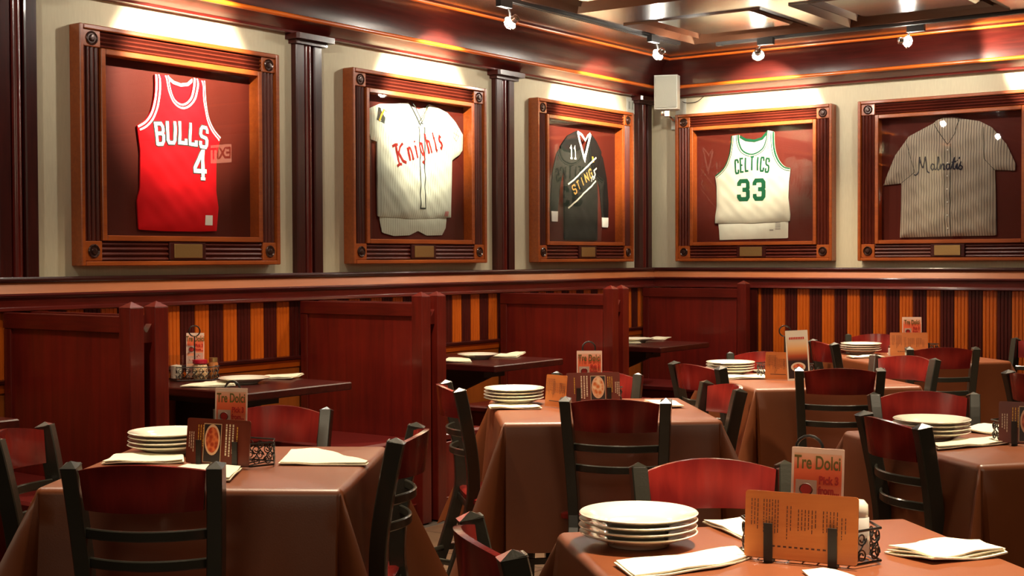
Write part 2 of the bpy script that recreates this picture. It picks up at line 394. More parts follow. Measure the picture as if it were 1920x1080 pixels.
# ceiling: dark beams round recessed panels
ceil = struct(MB().box(-.1, XR+.1, YF-.1, .1, 2.87, 3.0), 'ceiling', M['dark_x'])
cb = wood('ceiling_wood', (.022, .009, .005), (.055, .022, .012), 'x', .25, .35)
xs = [(.82, 1.75), (1.93, 2.92), (3.10, 4.08), (4.26, 5.24), (5.42, 6.40), (6.6, 7.6)]
ys = [(-1.77, -.84), (-3.25, -2.30), (-4.75, -3.8), (-6.25, -5.3), (-7.75, -6.8), (-9.25, -8.3), (-10.8, -9.8)]
def beam(x0, x1, y0, y1): MB().box(x0, x1, y0, y1, 2.80, 2.875).build('ceiling_beam', cb, ceil)
prev = 0
for (a, b) in ys: beam(0, XR, b, prev); prev = a
beam(0, XR, YF, prev)
for (a, b) in ys:
    px = 0
    for (c, d) in xs: beam(px, c, a, b); px = d
    beam(px, XR, a, b)
pan_mat = wood('ceiling_panel_wood', (.03, .018, .010), (.075, .042, .022), 'x', .2, .5, .6)
ring_mat = flat('ceiling_moulding_wood', (.10, .042, .022), .22, 0, .5)
for (a, b) in ys[:5]:
    for (c, d) in xs[:4]:
        p = MB().bbox(c+.13, d-.13, a+.13, b-.13, 2.822, 2.872, .02).build('ceiling_panel', pan_mat, ceil)
        mb = MB()
        for (e, z0, z1, w) in ((.0, 2.79, 2.83, .03), (.075, 2.812, 2.845, .028)):
            X0, X1, Y0, Y1 = c+e, d-e, a+e, b-e
            for q in ([(X0, Y0), (X1, Y0), (X1-w, Y0+w), (X0+w, Y0+w)], [(X1, Y0), (X1, Y1), (X1-w, Y1-w), (X1-w, Y0+w)], [(X1, Y1), (X0, Y1), (X0+w, Y1-w), (X1-w, Y1-w)], [(X0, Y1), (X0, Y0), (X0+w, Y0+w), (X0+w, Y1-w)]):
                # sloped lip: outer edge low, inner edge high
                v = [(q[0][0], q[0][1], z0), (q[1][0], q[1][1], z0), (q[2][0], q[2][1], z1), (q[3][0], q[3][1], z1)]+[(x, yy, 2.872) for x, yy in q]
                mb.add(v, [(0, 1, 2, 3), (4, 5, 6, 7), (0, 1, 5, 4), (1, 2, 6, 5), (2, 3, 7, 6), (3, 0, 4, 7)])
        mb.build('panel_moulding', ring_mat, ceil)
# pilasters between the pictures
def pilaster(loc, rotz, corner=False):
    t = bpy.data.objects.new('trim_5', None); COL.objects.link(t); t.location = loc; t.rotation_euler = (0, 0, rotz); t['kind'] = 'structure'
    w = .1; z0, z1 = 1.264, 2.50
    for s in (-1, 1):
        MB().prism([(s*w, 0), (s*w, -.034), (s*(w-.006), -.040), (s*.042, -.040), (s*.036, -.034), (s*.036, 0)], z0, z1, 'z').build('side_board', M['dark_z'], t)
    MB().prism([(.036, 0), (.036, -.012)]+[(.026*math.cos(a*PI/8), -.012-.030*math.sin(a*PI/8)) for a in range(9)]+[(-.036, -.012), (-.036, 0)], z0, z1, 'z', True).build('centre_bead', M['mah_z'], t)
    MB().prism([(-.145, -.0), (-.145, -.085), (-.135, -.10), (.135, -.10), (.145, -.085), (.145, 0)], 2.515, 2.545, 'z').build('capital', M['dark_z'], t)
    MB().prism([(-.12, -.0), (-.12, -.06), (.12, -.06), (.12, 0)], 2.495, 2.515, 'z').build('capital_neck', M['dark_z'], t)
    return t
for yy in (-7.36, -5.56, -3.757, -1.955): pilaster((0, yy, 0), PI/2)
pc = pilaster((0, -.165, 0), PI/2)
# booth ledge on the left wall
led = struct(MB().prism([(0, .797), (.034, .797), (.040, .803), (.040, .815), (0, .822)], YF, -.0, 'y'), 'trim_7', M['dark_y'])
MB().prism([(0, .76), (.018, .76), (.030, .797), (0, .797)], YF, -.0, 'y').build('ledge_bead', M['org_y'], led)

# ------------------------------------------------------------------ lighting track
def track(name, p0, p1, label):
    t = thing(name, label, 'track')
    a, b = Vector(p0), Vector(p1); d = (b-a).normalized(); nrm = Vector((d.y, -d.x, 0))
    MB().sweep([(-.017, 0), (.017, 0), (.017, -.018), (.006, -.018), (.006, -.008), (-.006, -.008), (-.006, -.018), (-.017, -.018)], [(a, nrm, (0, 0, 1)), (b, nrm, (0, 0, 1))]).build('rail', M['blackp'], t)
    MB().box(-.02, .02, -.02, .02, -.022, 0).build('end_cap', M['blackp'], t, a)
    return t
track('light_track', (.74, -8.2, 2.80), (.74, -.92, 2.80), 'black light track fixed to the ceiling along the left picture wall')
track('light_track', (.96, -.74, 2.80), (6.5, -.74, 2.80), 'black light track fixed to the ceiling along the back picture wall')
def track_light(bulb, tgt, along, label, power, ang=66, core=.25):
    b = Vector(bulb); t = thing('track_light', label, 'spotlight', (b.x, b.y, 2.79))
    ax = Vector(along); off = -ax*.055
    MB().box(-.055, .055, -.018, .018, -.045, -.0).build('adapter', M['blackp'], t, (off.x, off.y, 0), math.atan2(ax.y, ax.x))
    MB().tube([(off.x*.3, off.y*.3, -.04), (0, 0, -.07), (0, 0, b.z-2.79+.035)], .006).build('stem', M['blackp'], t)
    d = (Vector(tgt)-b).normalized(); q = d.to_track_quat('Z', 'Y').to_matrix().to_4x4()
    h = MB().tube([(.040*math.cos(k*PI/10), .040*math.sin(k*PI/10), 0) for k in range(20)], .004, 8, True).lathe([(.010, -.062), (.022, -.058), (.024, -.030), (.010, -.028)], 16).build('gimbal_ring', M['chrome'], t, (0, 0, b.z-2.79)); h.rotation_euler = q.to_euler()
    g = MB().lathe([(.0, -.034), (.016, -.028), (.028, -.012), (.034, .004), (.032, .014), (.020, .024), (.0, .028)], 24).build('bulb', M['glass_lamp'], t, (0, 0, b.z-2.79)); g.rotation_euler = q.to_euler()
    for nm, an, bl, pw_, dz in (('beam', ang, .5, power, 0), ('beam_core', 34, 1.0, power*core, -.14)):
        if pw_ <= 0: continue
        d2 = (Vector(tgt)+Vector((0, 0, dz))-b).normalized()
        l = spot(nm, (0, 0, 0), d2, pw_, an, bl, (1, .88, .68), .015); l.parent = t; l.location = Vector((0, 0, b.z-2.79))+d2*.042
        l.rotation_euler = d2.to_track_quat('-Z', 'Y').to_euler()
PW = 110
track_light((.74, -4.66, 2.67), (0, -4.62, 2.30), (0, 1, 0), 'ceiling spotlight above the red jersey picture, beyond the top edge', PW)
track_light((.74, -2.87, 2.665), (0, -2.78, 2.30), (0, 1, 0), 'glowing track spotlight above the pinstripe pullover picture on the left wall', PW)
track_light((.78, -1.27, 2.672), (0, -.98, 2.30), (0, 1, 0), 'glowing track spotlight nearest the corner on the left wall track', PW)
track_light((1.27, -.79, 2.68), (.95, 0, 2.30), (-1, 0, 0), 'glowing track spotlight above the white sleeveless jersey on the back wall', PW)
track_light((2.25, -.70, 2.69), (3.10, 0, 2.56), (-1, 0, 0), 'rightmost track spotlight, turned aside along the back wall', PW*1.2, 48, 0)
track_light((.74, -6.50, 2.67), (0, -6.45, 2.30), (0, 1, 0), 'ceiling spotlight over the wall left of the pictures, out of view', PW)

# ------------------------------------------------------------------ picture frames
FW, FH = 1.245, 1.10
GROOVE = [(0, 0)]
def flute_profile(w):
    p = [(0, 0), (0, -.052)]
    n = 4
    for k in range(n):
        a = w*k/n
        p += [(a+.003, -.060), (a+w/n*.35, -.066), (a+w/n*.7, -.060), (a+w/n-.003, -.052)]
    p += [(w, -.052), (w, 0)]
    return p
def make_frame(name, label, loc, rotz, plate_label='brass'):
    t = thing(name, label, 'picture frame', loc, rotz, None)
    hw, hh = FW/2, FH/2; B, I = .022, .026; FS, FT, FB = .098, .078, .094     # flute widths: side, top, bottom
    for s in (-1, 1):
        MB().bbox(min(s*hw, s*(hw-B)), max(s*hw, s*(hw-B)), -.080, -.0, -hh, hh, .004).build('outer_stile', M['rose'], t)
        MB().bbox(-hw+B, hw-B, -.080, 0, min(s*hh, s*(hh-B)), max(s*hh, s*(hh-B)), .004).build('outer_rail', M['rose'], t)
    a = hw-B-FS; ct = hh-B-FT; cb_ = -hh+B+FB; fp = flute_profile(FS)
    for s in (-1, 1):
        x0 = -hw+B if s < 0 else hw-B-FS
        MB().prism([(x0+u, v) for u, v in fp], cb_, ct, 'z', False).build('fluted_stile', M['flute_z'], t)
        F_ = FB if s < 0 else FT; z0 = -hh+B if s < 0 else ct
        MB().prism([(v, z0+u) for u, v in flute_profile(F_)], -a, a, 'x').build('fluted_rail', M['flute_x'], t)
        for s2 in (-1, 1):
            cx = s2*(hw-B-FS/2); cz = z0+F_/2; q = F_/2-.001
            cbk = MB().bbox(-.048, .048, -.070, 0, -q, q, .003).build('corner_block', M['rose'], t, (cx, 0, cz))
            ro = MB().lathe([(.031, 0), (.032, .006), (.028, .010), (.022, .004), (.017, .004), (.013, .010), (.006, .012), (0, .010)], 24).build('rosette', M['bronze'], cbk, (0, -.068, 0)); ro.rotation_euler = (PI/2, 0, 0)
    ia, it, ib = a-I, ct-I, cb_+I
    for s in (-1, 1):
        MB().bbox(min(s*a, s*ia), max(s*a, s*ia), -.074, 0, cb_, ct, .003).build('inner_stile', M['rose'], t)
    MB().bbox(-ia, ia, -.074, 0, it, ct, .003).build('inner_rail', M['rose'], t)
    MB().bbox(-ia, ia, -.074, 0, cb_, ib, .003).build('inner_rail', M['rose'], t)
    MB().box(-ia, ia, -.004, 0, ib, it).build('backboard', M['backboard'], t)
    MB().add([(-ia, -.064, ib), (ia, -.064, ib), (ia, -.064, it), (-ia, -.064, it)], [(0, 1, 2, 3)]).build('glass', M['glass'], t)
    MB().bbox(-.115, .115, -.074, -.05, -hh+B+.004, cb_-.004, .004).build('plate_block', M['dark_x'], t)
    MB().bbox(-.088, .088, -.079, -.070, -hh+B+.014, cb_-.012, .002).build('name_plate', M['brass'], t)
    return t
ZF = 1.86
FR = {'bulls': ((.001, -4.645, ZF), PI/2), 'knights': ((.001, -2.835, ZF), PI/2), 'sting': ((.001, -1.025, ZF), PI/2),
      'celtics': ((.868, -.001, ZF), 0), 'pin': ((2.300, -.001, ZF), 0)}
make_frame('picture_frame', 'fluted mahogany shadow box frame around the red sleeveless jersey', *FR['bulls'])
make_frame('picture_frame', 'fluted mahogany shadow box frame around the white pinstripe pullover jersey', *FR['knights'])
make_frame('picture_frame', 'fluted mahogany shadow box frame around the black long-sleeved jersey', *FR['sting'])
make_frame('picture_frame', 'fluted mahogany shadow box frame around the white jersey numbered 33', *FR['celtics'])
make_frame('picture_frame', 'fluted mahogany shadow box frame around the tan pinstripe shirt, rightmost', *FR['pin'])

# ------------------------------------------------------------------ jerseys
def inside(p, poly):
    x, y = p; c = False; n = len(poly)
    for i in range(n):
        x1, y1 = poly[i]; x2, y2 = poly[i-1]
        if (y1 > y) != (y2 > y) and x < (x2-x1)*(y-y1)/(y2-y1)+x1: c = not c
    return c
def near(p, poly, closed=True):
    best = 1e9; bp = p
    for i in range(len(poly) if closed else len(poly)-1):
        a = poly[i]; b = poly[(i+1) % len(poly)]; dx, dy = b[0]-a[0], b[1]-a[1]; L = dx*dx+dy*dy
        t = 0 if L == 0 else max(0, min(1, ((p[0]-a[0])*dx+(p[1]-a[1])*dy)/L)); q = (a[0]+t*dx, a[1]+t*dy)
        d = (q[0]-p[0])**2+(q[1]-p[1])**2
        if d < best: best = d; bp = q
    return math.sqrt(best), bp
class Cloth:
    def __init__(s, poly, base=.016, puff=.014, wr=.0022, seed=0):
        s.poly = [tuple(Vector(p)[:2]) for p in poly]; s.base = base; s.puff = puff; s.wr = wr; s.seed = seed
    def w(s, u, v):
        d, _ = near((u, v), s.poly)
        e = 1-math.exp(-d/.03)
        a = s.wr*(math.sin(u*34+v*9+s.seed)+.7*math.sin(v*41-u*17+2*s.seed)+.6*math.sin((u+v)*63+s.seed*3))*e
        return s.base+s.puff*e+a
    def mesh(s, name, mat, parent, res=.011):
        us = [p[0] for p in s.poly]; vs_ = [p[1] for p in s.poly]; u0, v0 = min(us)-res, min(vs_)-res
        nu = int((max(us)-u0)/res)+3; nv = int((max(vs_)-v0)/res)+3
        cells = [(i, j) for i in range(nu) for j in range(nv) if inside((u0+(i+.5)*res, v0+(j+.5)*res), s.poly)]
        cnt = {}
        for i, j in cells:
            for q in ((i, j), (i+1, j), (i+1, j+1), (i, j+1)): cnt[q] = cnt.get(q, 0)+1
        idx = {}; V = []
        for q, c in cnt.items():
            p = (u0+q[0]*res, v0+q[1]*res)
            if c < 4: _, p = near(p, s.poly)
            idx[q] = len(V); V.append((p[0], -(s.w(*p)), p[1]))
        F = [(idx[(i, j)], idx[(i+1, j)], idx[(i+1, j+1)], idx[(i, j+1)]) for i, j in cells]
        # skirt back to the board
        ed = {}
        for f in F:
            for a, b in zip(f, f[1:]+f[:1]):
                k = (min(a, b), max(a, b)); ed[k] = ed.get(k, 0)+1
        back = {}
        for (a, b), c in ed.items():
            if c == 1:
                for q in (a, b):
                    if q not in back: back[q] = len(V); V.append((V[q][0]*.995, -.007, V[q][2]*.995))
                F.append((a, b, back[b], back[a]))
        mb = MB(); mb.add(V, F, True); return mb.build(name, mat, parent)
    def ribbon(s, mb, path, width, off=.0015, closed=False, step=.012):
        pts = []
        P = [Vector((p[0], p[1])) for p in path]
        n = len(P)
        for i in range(n if closed else n-1):
            a, b = P[i], P[(i+1) % n]; k = max(1, int((b-a).length/step))
            for j in range(k): pts.append(a.lerp(b, j/k))
        if not closed: pts.append(P[-1])
        L = []; R_ = []; N = len(pts)
        for i, p in enumerate(pts):
            if closed: d1 = (p-pts[i-1]); d2 = (pts[(i+1) % N]-p)
            else: d1 = p-pts[max(i-1, 0)]; d2 = pts[min(i+1, N-1)]-p
            if d1.length < 1e-7: d1 = d2
            if d2.length < 1e-7: d2 = d1
            d1.normalize(); d2.normalize(); n1 = Vector((-d1.y, d1.x)); n2 = Vector((-d2.y, d2.x)); m = n1+n2
            if m.length < 1e-4: m = n1
            m.normalize(); sc = 1/max(.5, m.dot(n1)); q = m*(width/2*sc)
            L.append(p+q); R_.append(p-q)
        v = []
        for a, b in zip(L, R_):
            v.append((a.x, -(s.w(a.x, a.y)+off), a.y)); v.append((b.x, -(s.w(b.x, b.y)+off), b.y))
        f = [(2*i, 2*i+1, 2*i+3, 2*i+2) for i in range(N-1)]
        if closed: f.append((2*N-2, 2*N-1, 1, 0))
        mb.add(v, f, True)
    def patch(s, mb, poly, off=.0015):
        c = Vector((sum(p[0] for p in poly)/len(poly), sum(p[1] for p in poly)/len(poly)))
        v = [(c.x, -(s.w(c.x, c.y)+off), c.y)]+[(p[0], -(s.w(p[0], p[1])+off), p[1]) for p in poly]; n = len(poly)
        mb.add(v, [(0, 1+i, 1+(i+1) % n) for i in range(n)])
# stroke glyphs in a unit box
G = {
 'B': [[(0,0),(0,1),(.75,1),(.95,.85),(.95,.65),(.78,.52),(.95,.4),(.95,.15),(.75,0),(0,0)], [(0,.52),(.75,.52)]],
 'U': [[(0,1),(0,.15),(.2,0),(.8,0),(1,.15),(1,1)]],
 'L': [[(.1,1),(.1,0),(1,0),(1,.22)]],
 'S': [[(.95,.72),(.95,.88),(.8,1),(.2,1),(.05,.88),(.05,.64),(.2,.53),(.8,.47),(.95,.36),(.95,.12),(.8,0),(.2,0),(.05,.12),(.05,.28)]],
 '4': [[(.95,.28),(.0,.28),(.0,.38),(.62,1),(.66,1),(.66,0)]],
 'C': [[(.95,.74),(.95,.88),(.8,1),(.2,1),(.05,.88),(.05,.12),(.2,0),(.8,0),(.95,.12),(.95,.26)]],
 'E': [[(.95,1),(.05,1),(.05,0),(.95,0)], [(.05,.5),(.7,.5)]],
 'l': [[(.05,1),(.05,0),(.95,0)]],
 'T': [[(0,1),(1,1)], [(.5,1),(.5,0)]],
 'I': [[(.5,0),(.5,1)]],
 '3': [[(.05,.74),(.05,.88),(.2,1),(.8,1),(.95,.88),(.95,.62),(.8,.52),(.4,.52)], [(.8,.52),(.95,.42),(.95,.12),(.8,0),(.2,0),(.05,.12),(.05,.27)]],
 'N': [[(0,0),(0,1),(1,0),(1,1)]], 'G': [[(.95,.74),(.95,.88),(.8,1),(.2,1),(.05,.88),(.05,.12),(.2,0),(.8,0),(.95,.12),(.95,.48),(.55,.48)]],
 '1': [[(.15,.78),(.5,1),(.5,0)], [(.15,0),(.85,0)]],
 'K': [[(-.25,.98),(.05,1.02),(.38,.98)], [(.10,1.0),(.18,.5),(.14,.05)], [(-.15,-.02),(.15,.04),(.45,-.02)], [(.95,.95),(.62,.82),(.2,.48)], [(.34,.58),(.62,.12),(.95,-.02)]],
 'n': [[(.1,0),(.1,.62)], [(0,.6),(.1,.66)], [(.1,.48),(.35,.64),(.6,.6),(.66,.45),(.66,.05),(.78,0)]],
 'i': [[(.3,0),(.3,.62)], [(.2,.6),(.3,.64)], [(.3,.8),(.3,.88)], [(.3,.04),(.42,0)]],
 'g': [[(.62,.6),(.35,.65),(.12,.5),(.12,.2),(.32,.05),(.55,.1),(.62,.2)], [(.62,.65),(.62,-.2),(.4,-.36),(.1,-.26)]],
 'h': [[(.1,0),(.1,1)], [(0,.96),(.1,1.02)], [(.1,.48),(.35,.64),(.6,.58),(.62,.05),(.75,0)]],
 't': [[(.3,.95),(.3,.1),(.45,0),(.6,.06)], [(.05,.66),(.6,.66)]],
 's': [[(.6,.55),(.35,.65),(.12,.52),(.2,.38),(.5,.28),(.6,.14),(.35,.0),(.08,.1)]],
}
SER = {'B': [(0,0),(0,1)], 'U': [(0,1),(1,1)], 'L': [(.1,1),(.1,0)], '4': [(.66,0)], 'S': []}
def glyph(cl, mb, ch, cx, cy, w, h, sw, rot=0, serif=0, off=.0016):
    ca, sa = math.cos(rot), math.sin(rot)
    def T(p): 
        a = (p[0]-.5)*w; b = (p[1]-.5)*h; return (cx+a*ca-b*sa, cy+a*sa+b*ca)
    for st in G[ch]: cl.ribbon(mb, [T(p) for p in st], sw, off)
    if serif:
        for p in SER.get(ch, []): cl.ribbon(mb, [T((p[0]-serif/w, p[1])), T((p[0]+serif/w, p[1]))], sw*.7, off)
CL = {'red': fabric('jersey_red', (.66, .004, .009)), 'white': fabric('jersey_white', (.50, .46, .36)), 'cream': fabric('jersey_trim_white', (.82, .78, .70)),
      'pinw': fabric('pinstripe_white', (.50, .52, .42), (.24, .24, .20), .0195, .12), 'pint': fabric('pinstripe_tan', (.42, .34, .26), (.10, .075, .075), .0175, .22),
      'blk': fabric('jersey_black', (.006, .005, .004)), 'green': fabric('letter_green', (.004, .055, .022)), 'dk': fabric('piping_dark', (.03, .035, .03)),
      'dred': fabric('letter_dark_red', (.17, .010, .008)), 'gold': fabric('letter_gold', (.42, .22, .05)), 'lcream': fabric('jersey_lining', (.58, .56, .46)), 'org': fabric('patch_orange', (.75, .30, .03)),
      'navy': fabric('letter_navy', (.02, .018, .03)), 'pinktag': fabric('tag_pink', (.5, .22, .2))}
def jersey_thing(key, label):
    loc, rz = FR[key]; return thing('jersey', label, 'jersey', loc, rz)
def back_collar(t, poly, mat, name='back_lining', base=.008):
    c = Cloth(poly, base, .002, .0005); return c, c.mesh(name, mat, t, .012)
# red jersey
t = jersey_thing('bulls', 'red sleeveless basketball jersey with white arched block letters, mounted on brown board')
armR = [(.268, .098), (.225, .135), (.192, .19), (.176, .26), (.170, .33), (.168, .372)]
armL = [(-.148, .372), (-.146, .32), (-.154, .255), (-.175, .19), (-.21, .145), (-.255, .118)]
neck = [(.092, .380), (.086, .33), (.066, .275), (.02, .246), (-.025, .262), (-.05, .31), (-.062, .376)]
poly = [(-.252, -.378), (-.1, -.383), (.1, -.383), (.236, -.378), (.250, -.26), (.236, -.18), (.238, 0)]+catmull([(*p, 0) for p in armR], 3)+catmull([(*p, 0) for p in neck], 3)+catmull([(*p, 0) for p in armL], 3)+[(-.238, 0), (-.242, -.18), (-.260, -.24)]
poly = [(p[0], p[1]) for p in poly]
c = Cloth(poly, .016, .016, .0020, 1); c.mesh('body', CL['red'], t)
back_collar(t, [(-.07, .24), (.1, .24), (.10, .37), (.06, .345), (.02, .338), (-.03, .345), (-.07, .37)], CL['red'])
cb2 = Cloth([(-.07, .24), (.1, .24), (.10, .37), (-.07, .37)], .010, .002, 0)
mb = MB(); cb2.ribbon(mb, [(-.062, .365), (-.03, .345), (.015, .337), (.06, .345), (.092, .37)], .016); mb.build('back_collar_trim', CL['cream'], t)
mb = MB()
def inset(path, d):
    P = [Vector((p[0], p[1])) for p in path]; out = []
    for i, p in enumerate(P):
        dd = P[min(i+1, len(P)-1)]-P[max(i-1, 0)]; dd.normalize(); out.append(p+Vector((-dd.y, dd.x))*d)
    return out
for pth in (armR, neck, armL):
    q = catmull([(*p, 0) for p in pth], 4)
    c.ribbon(mb, inset(q, .006), .009); c.ribbon(mb, inset(q, .023), .009)
mb.build('neck_and_arm_trim', CL['cream'], t)
mb = MB(); mb2 = MB()
for i, ch in enumerate('BULLS'):
    u = -.133+i*.0685; v = .100-.7*(u-.01)**2
    glyph(c, mb, ch, u, v, .044, .098, .0265, -(u)*.6, .010, .0014); glyph(c, mb2, ch, u, v, .044, .098, .0165, -(u)*.6, .008, .0030)
glyph(c, mb, '4', .122, -.052, .078, .135, .030, 0, .018, .0014); glyph(c, mb2, '4', .122, -.052, .078, .135, .021, 0, .016, .0030)
mb.build('letter_outline', CL['dk'], t); mb2.build('lettering', CL['cream'], t)
mb = MB(); c.patch(mb, [(.150, -.35), (.200, -.35), (.200, -.30), (.150, -.30)]); mb.build('tag', CL['cream'], t)
# white pinstripe pullover
t = jersey_thing('knights', 'white pinstripe short-sleeved jersey with dark red blackletter lettering')
poly = [(-.345, -.278), (0, -.284), (.330, -.268), (.338, -.1), (.345, .085), (.37, .10), (.42, .125), (.450, .155), (.455, .25), (.38, .325), (.30, .375), (.20, .40), (.122, .412), (.105, .37), (.07, .31), (.038, .282), (.0, .32), (-.04, .37), (-.072, .405), (-.13, .395), (-.22, .385), (-.33, .375), (-.435, .335), (-.43, .25), (-.405, .165), (-.352, .155), (-.352, 0)]
c = Cloth(poly, .018, .016, .0030, 2)
tail = Cloth([(-.335, -.24), (.30, -.24), (.285, -.335), (.25, -.378), (.10, -.382), (.02, -.355), (-.06, -.382), (-.2, -.388), (-.305, -.37), (-.325, -.3)], .011, .006, .001, 4)
tail.mesh('shirt_tail', CL['pinw'], t); c.mesh('body', CL['pinw'], t)
back_collar(t, [(-.075, .28), (.125, .28), (.125, .395), (.03, .375), (-.075, .395)], CL['lcream'])
mb = MB()
for d in (.012, .030): c.ribbon(mb, inset([(.125+d*.2, .40), (.107, .37), (.072, .31), (.040, .27)], -d), .006)
for d in (.004, .026): c.ribbon(mb, inset([(.036, .27), (-.002, .32), (-.042, .37), (-.074, .395)], -d), .007)
c.ribbon(mb, [(.015, .27), (.015, -.22), (.062, -.22), (.062, .27)], .008); 
mb.build('placket_piping', CL['dk'], t)
mb = MB()
txt = 'Knights'; wd = [.105, .058, .030, .055, .055, .040, .045]; u = -.215; hh_ = .105
K = [.10, .052, .034, .052, .052, .042, .045]
for ch, w_ in zip(txt, K):
    cx = u+w_/2; cy = .085+(cx+.2)*.30
    glyph(c, mb, ch, cx, cy, w_*.85, .12, .017 if ch == 'K' else .014, .28); u += w_+.012
mb.build('lettering', CL['dred'], t)
mb = MB(); c.patch(mb, [(-.37, .28), (-.31, .26), (-.285, .335), (-.345, .355)]); mb.build('sleeve_patch', CL['dk'], t)
mb = MB(); c.ribbon(mb, [(-.352, .275), (-.305, .345)], .011, .003); mb.build('patch_stripe', CL['org'], t)
mb = MB(); c.ribbon(mb, [(.335, .225), (.375, .205), (.40, .265), (.355, .285), (.335, .225)], .004); c.ribbon(mb, [(.35, .215), (.385, .275)], .006); c.ribbon(mb, [(.335, .255), (.40, .235)], .004); mb.build('sleeve_emblem', CL['pinktag'], t)
mb = MB(); c.patch(mb, [(.255, -.262), (.295, -.262), (.295, -.232), (.255, -.232)]); mb.build('tag', CL['pinktag'], t)
# black long-sleeved jersey
t = jersey_thing('sting', 'black long-sleeved hockey jersey with white V collar and diagonal gold lettering')
body = [(-.21, -.395), (.21, -.395), (.215, -.1), (.21, .05), (.27, .24), (.20, .315), (.115, .372), (.03, .175), (-.055, .372), (-.17, .33), (-.26, .25), (-.21, .05), (-.215, -.1)]
c = Cloth(body, .020, .016, .002, 5); c.mesh('body', CL['blk'], t)
for s, nm in ((-1, 'sleeve'), (1, 'sleeve')):
    dz = 0 if s < 0 else -.03
    pl = [(s*.225, .27), (s*.30, .20), (s*.35, .06), (s*.375, -.12), (s*.37, -.20+dz), (s*.29, -.20+dz), (s*.255, -.02), (s*.20, .12)]
    cs = Cloth(pl, .012, .012, .0015, 3); cs.mesh('sleeve', CL['blk'], t)
    mb = MB(); cw = Cloth([(s*.37, -.20+dz), (s*.365, -.27+dz), (s*.292, -.27+dz), (s*.288, -.20+dz)], .014, .006, 0); cw.mesh('cuff', CL['cream'], t, .012)
mb = MB(); c.ribbon(mb, [(-.055, .362), (-.03, .30), (.03, .175), (.085, .30), (.113, .362)], .024); c.ribbon(mb, [(-.055, .365), (-.01, .345), (.03, .31), (.07, .345), (.113, .365)], .016, .001); mb.build('collar', CL['cream'], t)
mb = MB()
for dv in (.09, -.075): c.ribbon(mb, [(-.185, -.10+dv), (.17, .105+dv)], .012)
mb.build('diagonal_stripe', CL['lcream'], t)
mb = MB()
for i, ch in enumerate('STING'):
    u = -.115+i*.052; glyph(c, mb, ch, u, (u+.12)*.577-.055+.01, .034, .062, .011, .5235)
mb.build('lettering', CL['gold'], t)
mb = MB(); cs = c
c.ribbon(mb, [(.125, .035), (.16, .075), (.14, .10), (.175, .12)], .012, .004); c.ribbon(mb, [(.10, .02), (.115, .06), (.15, .05)], .009, .004); mb.build('emblem', CL['lcream'], t)
mb = MB()
for u in (-.155, -.105): glyph(c, mb, '1', u, .215, .040, .085, .012)
mb.build('shoulder_number', CL['lcream'], t)
mb = MB(); c.patch(mb, [(.115, .16), (.14, .16), (.135, .20), (.118, .20)]); mb.build('small_patch', CL['org'], t)
# white jersey with green numbers
t = jersey_thing('celtics', 'white sleeveless basketball jersey with green lettering and large number 33')
armR = [(.285, .118), (.24, .13), (.20, .17), (.172, .23), (.160, .30), (.158, .385)]
armL = [(-.185, .372), (-.192, .30), (-.205, .23), (-.235, .16), (-.27, .12), (-.318, .085)]
neck = [(.098, .400), (.09, .33), (.06, .268), (-.015, .235), (-.085, .262), (-.115, .32), (-.122, .378)]
poly = [(-.318, -.268), (0, -.272), (.278, -.262), (.282, -.22), (.268, -.1), (.272, .02)]+catmull([(*p, 0) for p in armR], 3)+catmull([(*p, 0) for p in neck], 3)+catmull([(*p, 0) for p in armL], 3)+[(-.305, 0), (-.305, -.15), (-.318, -.22)]
poly = [(p[0], p[1]) for p in poly]
c = Cloth(poly, .018, .016, .002, 7)
tl = Cloth([(-.300, -.24), (.265, -.24), (.262, -.385), (-.285, -.392), (-.29, -.32)], .010, .006, .001, 2); tl.mesh('shirt_tail', CL['lcream'], t); c.mesh('body', CL['white'], t)
back_collar(t, [(-.125, .23), (.1, .23), (.10, .385), (.06, .345), (0, .33), (-.07, .34), (-.125, .37)], CL['lcream'])
cb2 = Cloth([(-.13, .24), (.1, .24), (.10, .39), (-.13, .37)], .011, .002, 0)
mb = MB(); cb2.ribbon(mb, [(-.118, .365), (-.07, .338), (0, .328), (.06, .342), (.096, .380)], .018); mb.build('back_collar_trim', CL['green'], t)
mb = MB()
for pth in (armR, neck, armL):
    q = catmull([(*p, 0) for p in pth], 4)
    c.ribbon(mb, inset(q, .006), .011); c.ribbon(mb, inset(q, .021), .005)
mb.build('neck_and_arm_trim', CL['green'], t)
mb = MB()
for i, ch in enumerate('CElTICS'):
    u = -.132+i*.0405+(.004 if ch == 'I' else 0); v = .130+.030-1.1*(u+.01)**2
    glyph(c, mb, ch, u, v, .026, .098, .0135, -(u+.01)*.8)
for u in (-.078, .047): glyph(c, mb, '3', u, -.03, .078, .132, .031)
mb.build('lettering', CL['green'], t)
mb = MB(); c.patch(mb, [(.105, .26), (.125, .26), (.125, .30), (.105, .30)]); mb.build('small_patch', CL['pinktag'], t)
mb = MB()
for k in range(4): tl.ribbon(mb, [(.165, -.275-k*.014), (.205, -.275-k*.014)], .006)
tl.ribbon(mb, [(.12, -.325), (.15, -.325)], .008); mb.build('tag', fabric('tag_grey', (.25, .22, .2)), t)
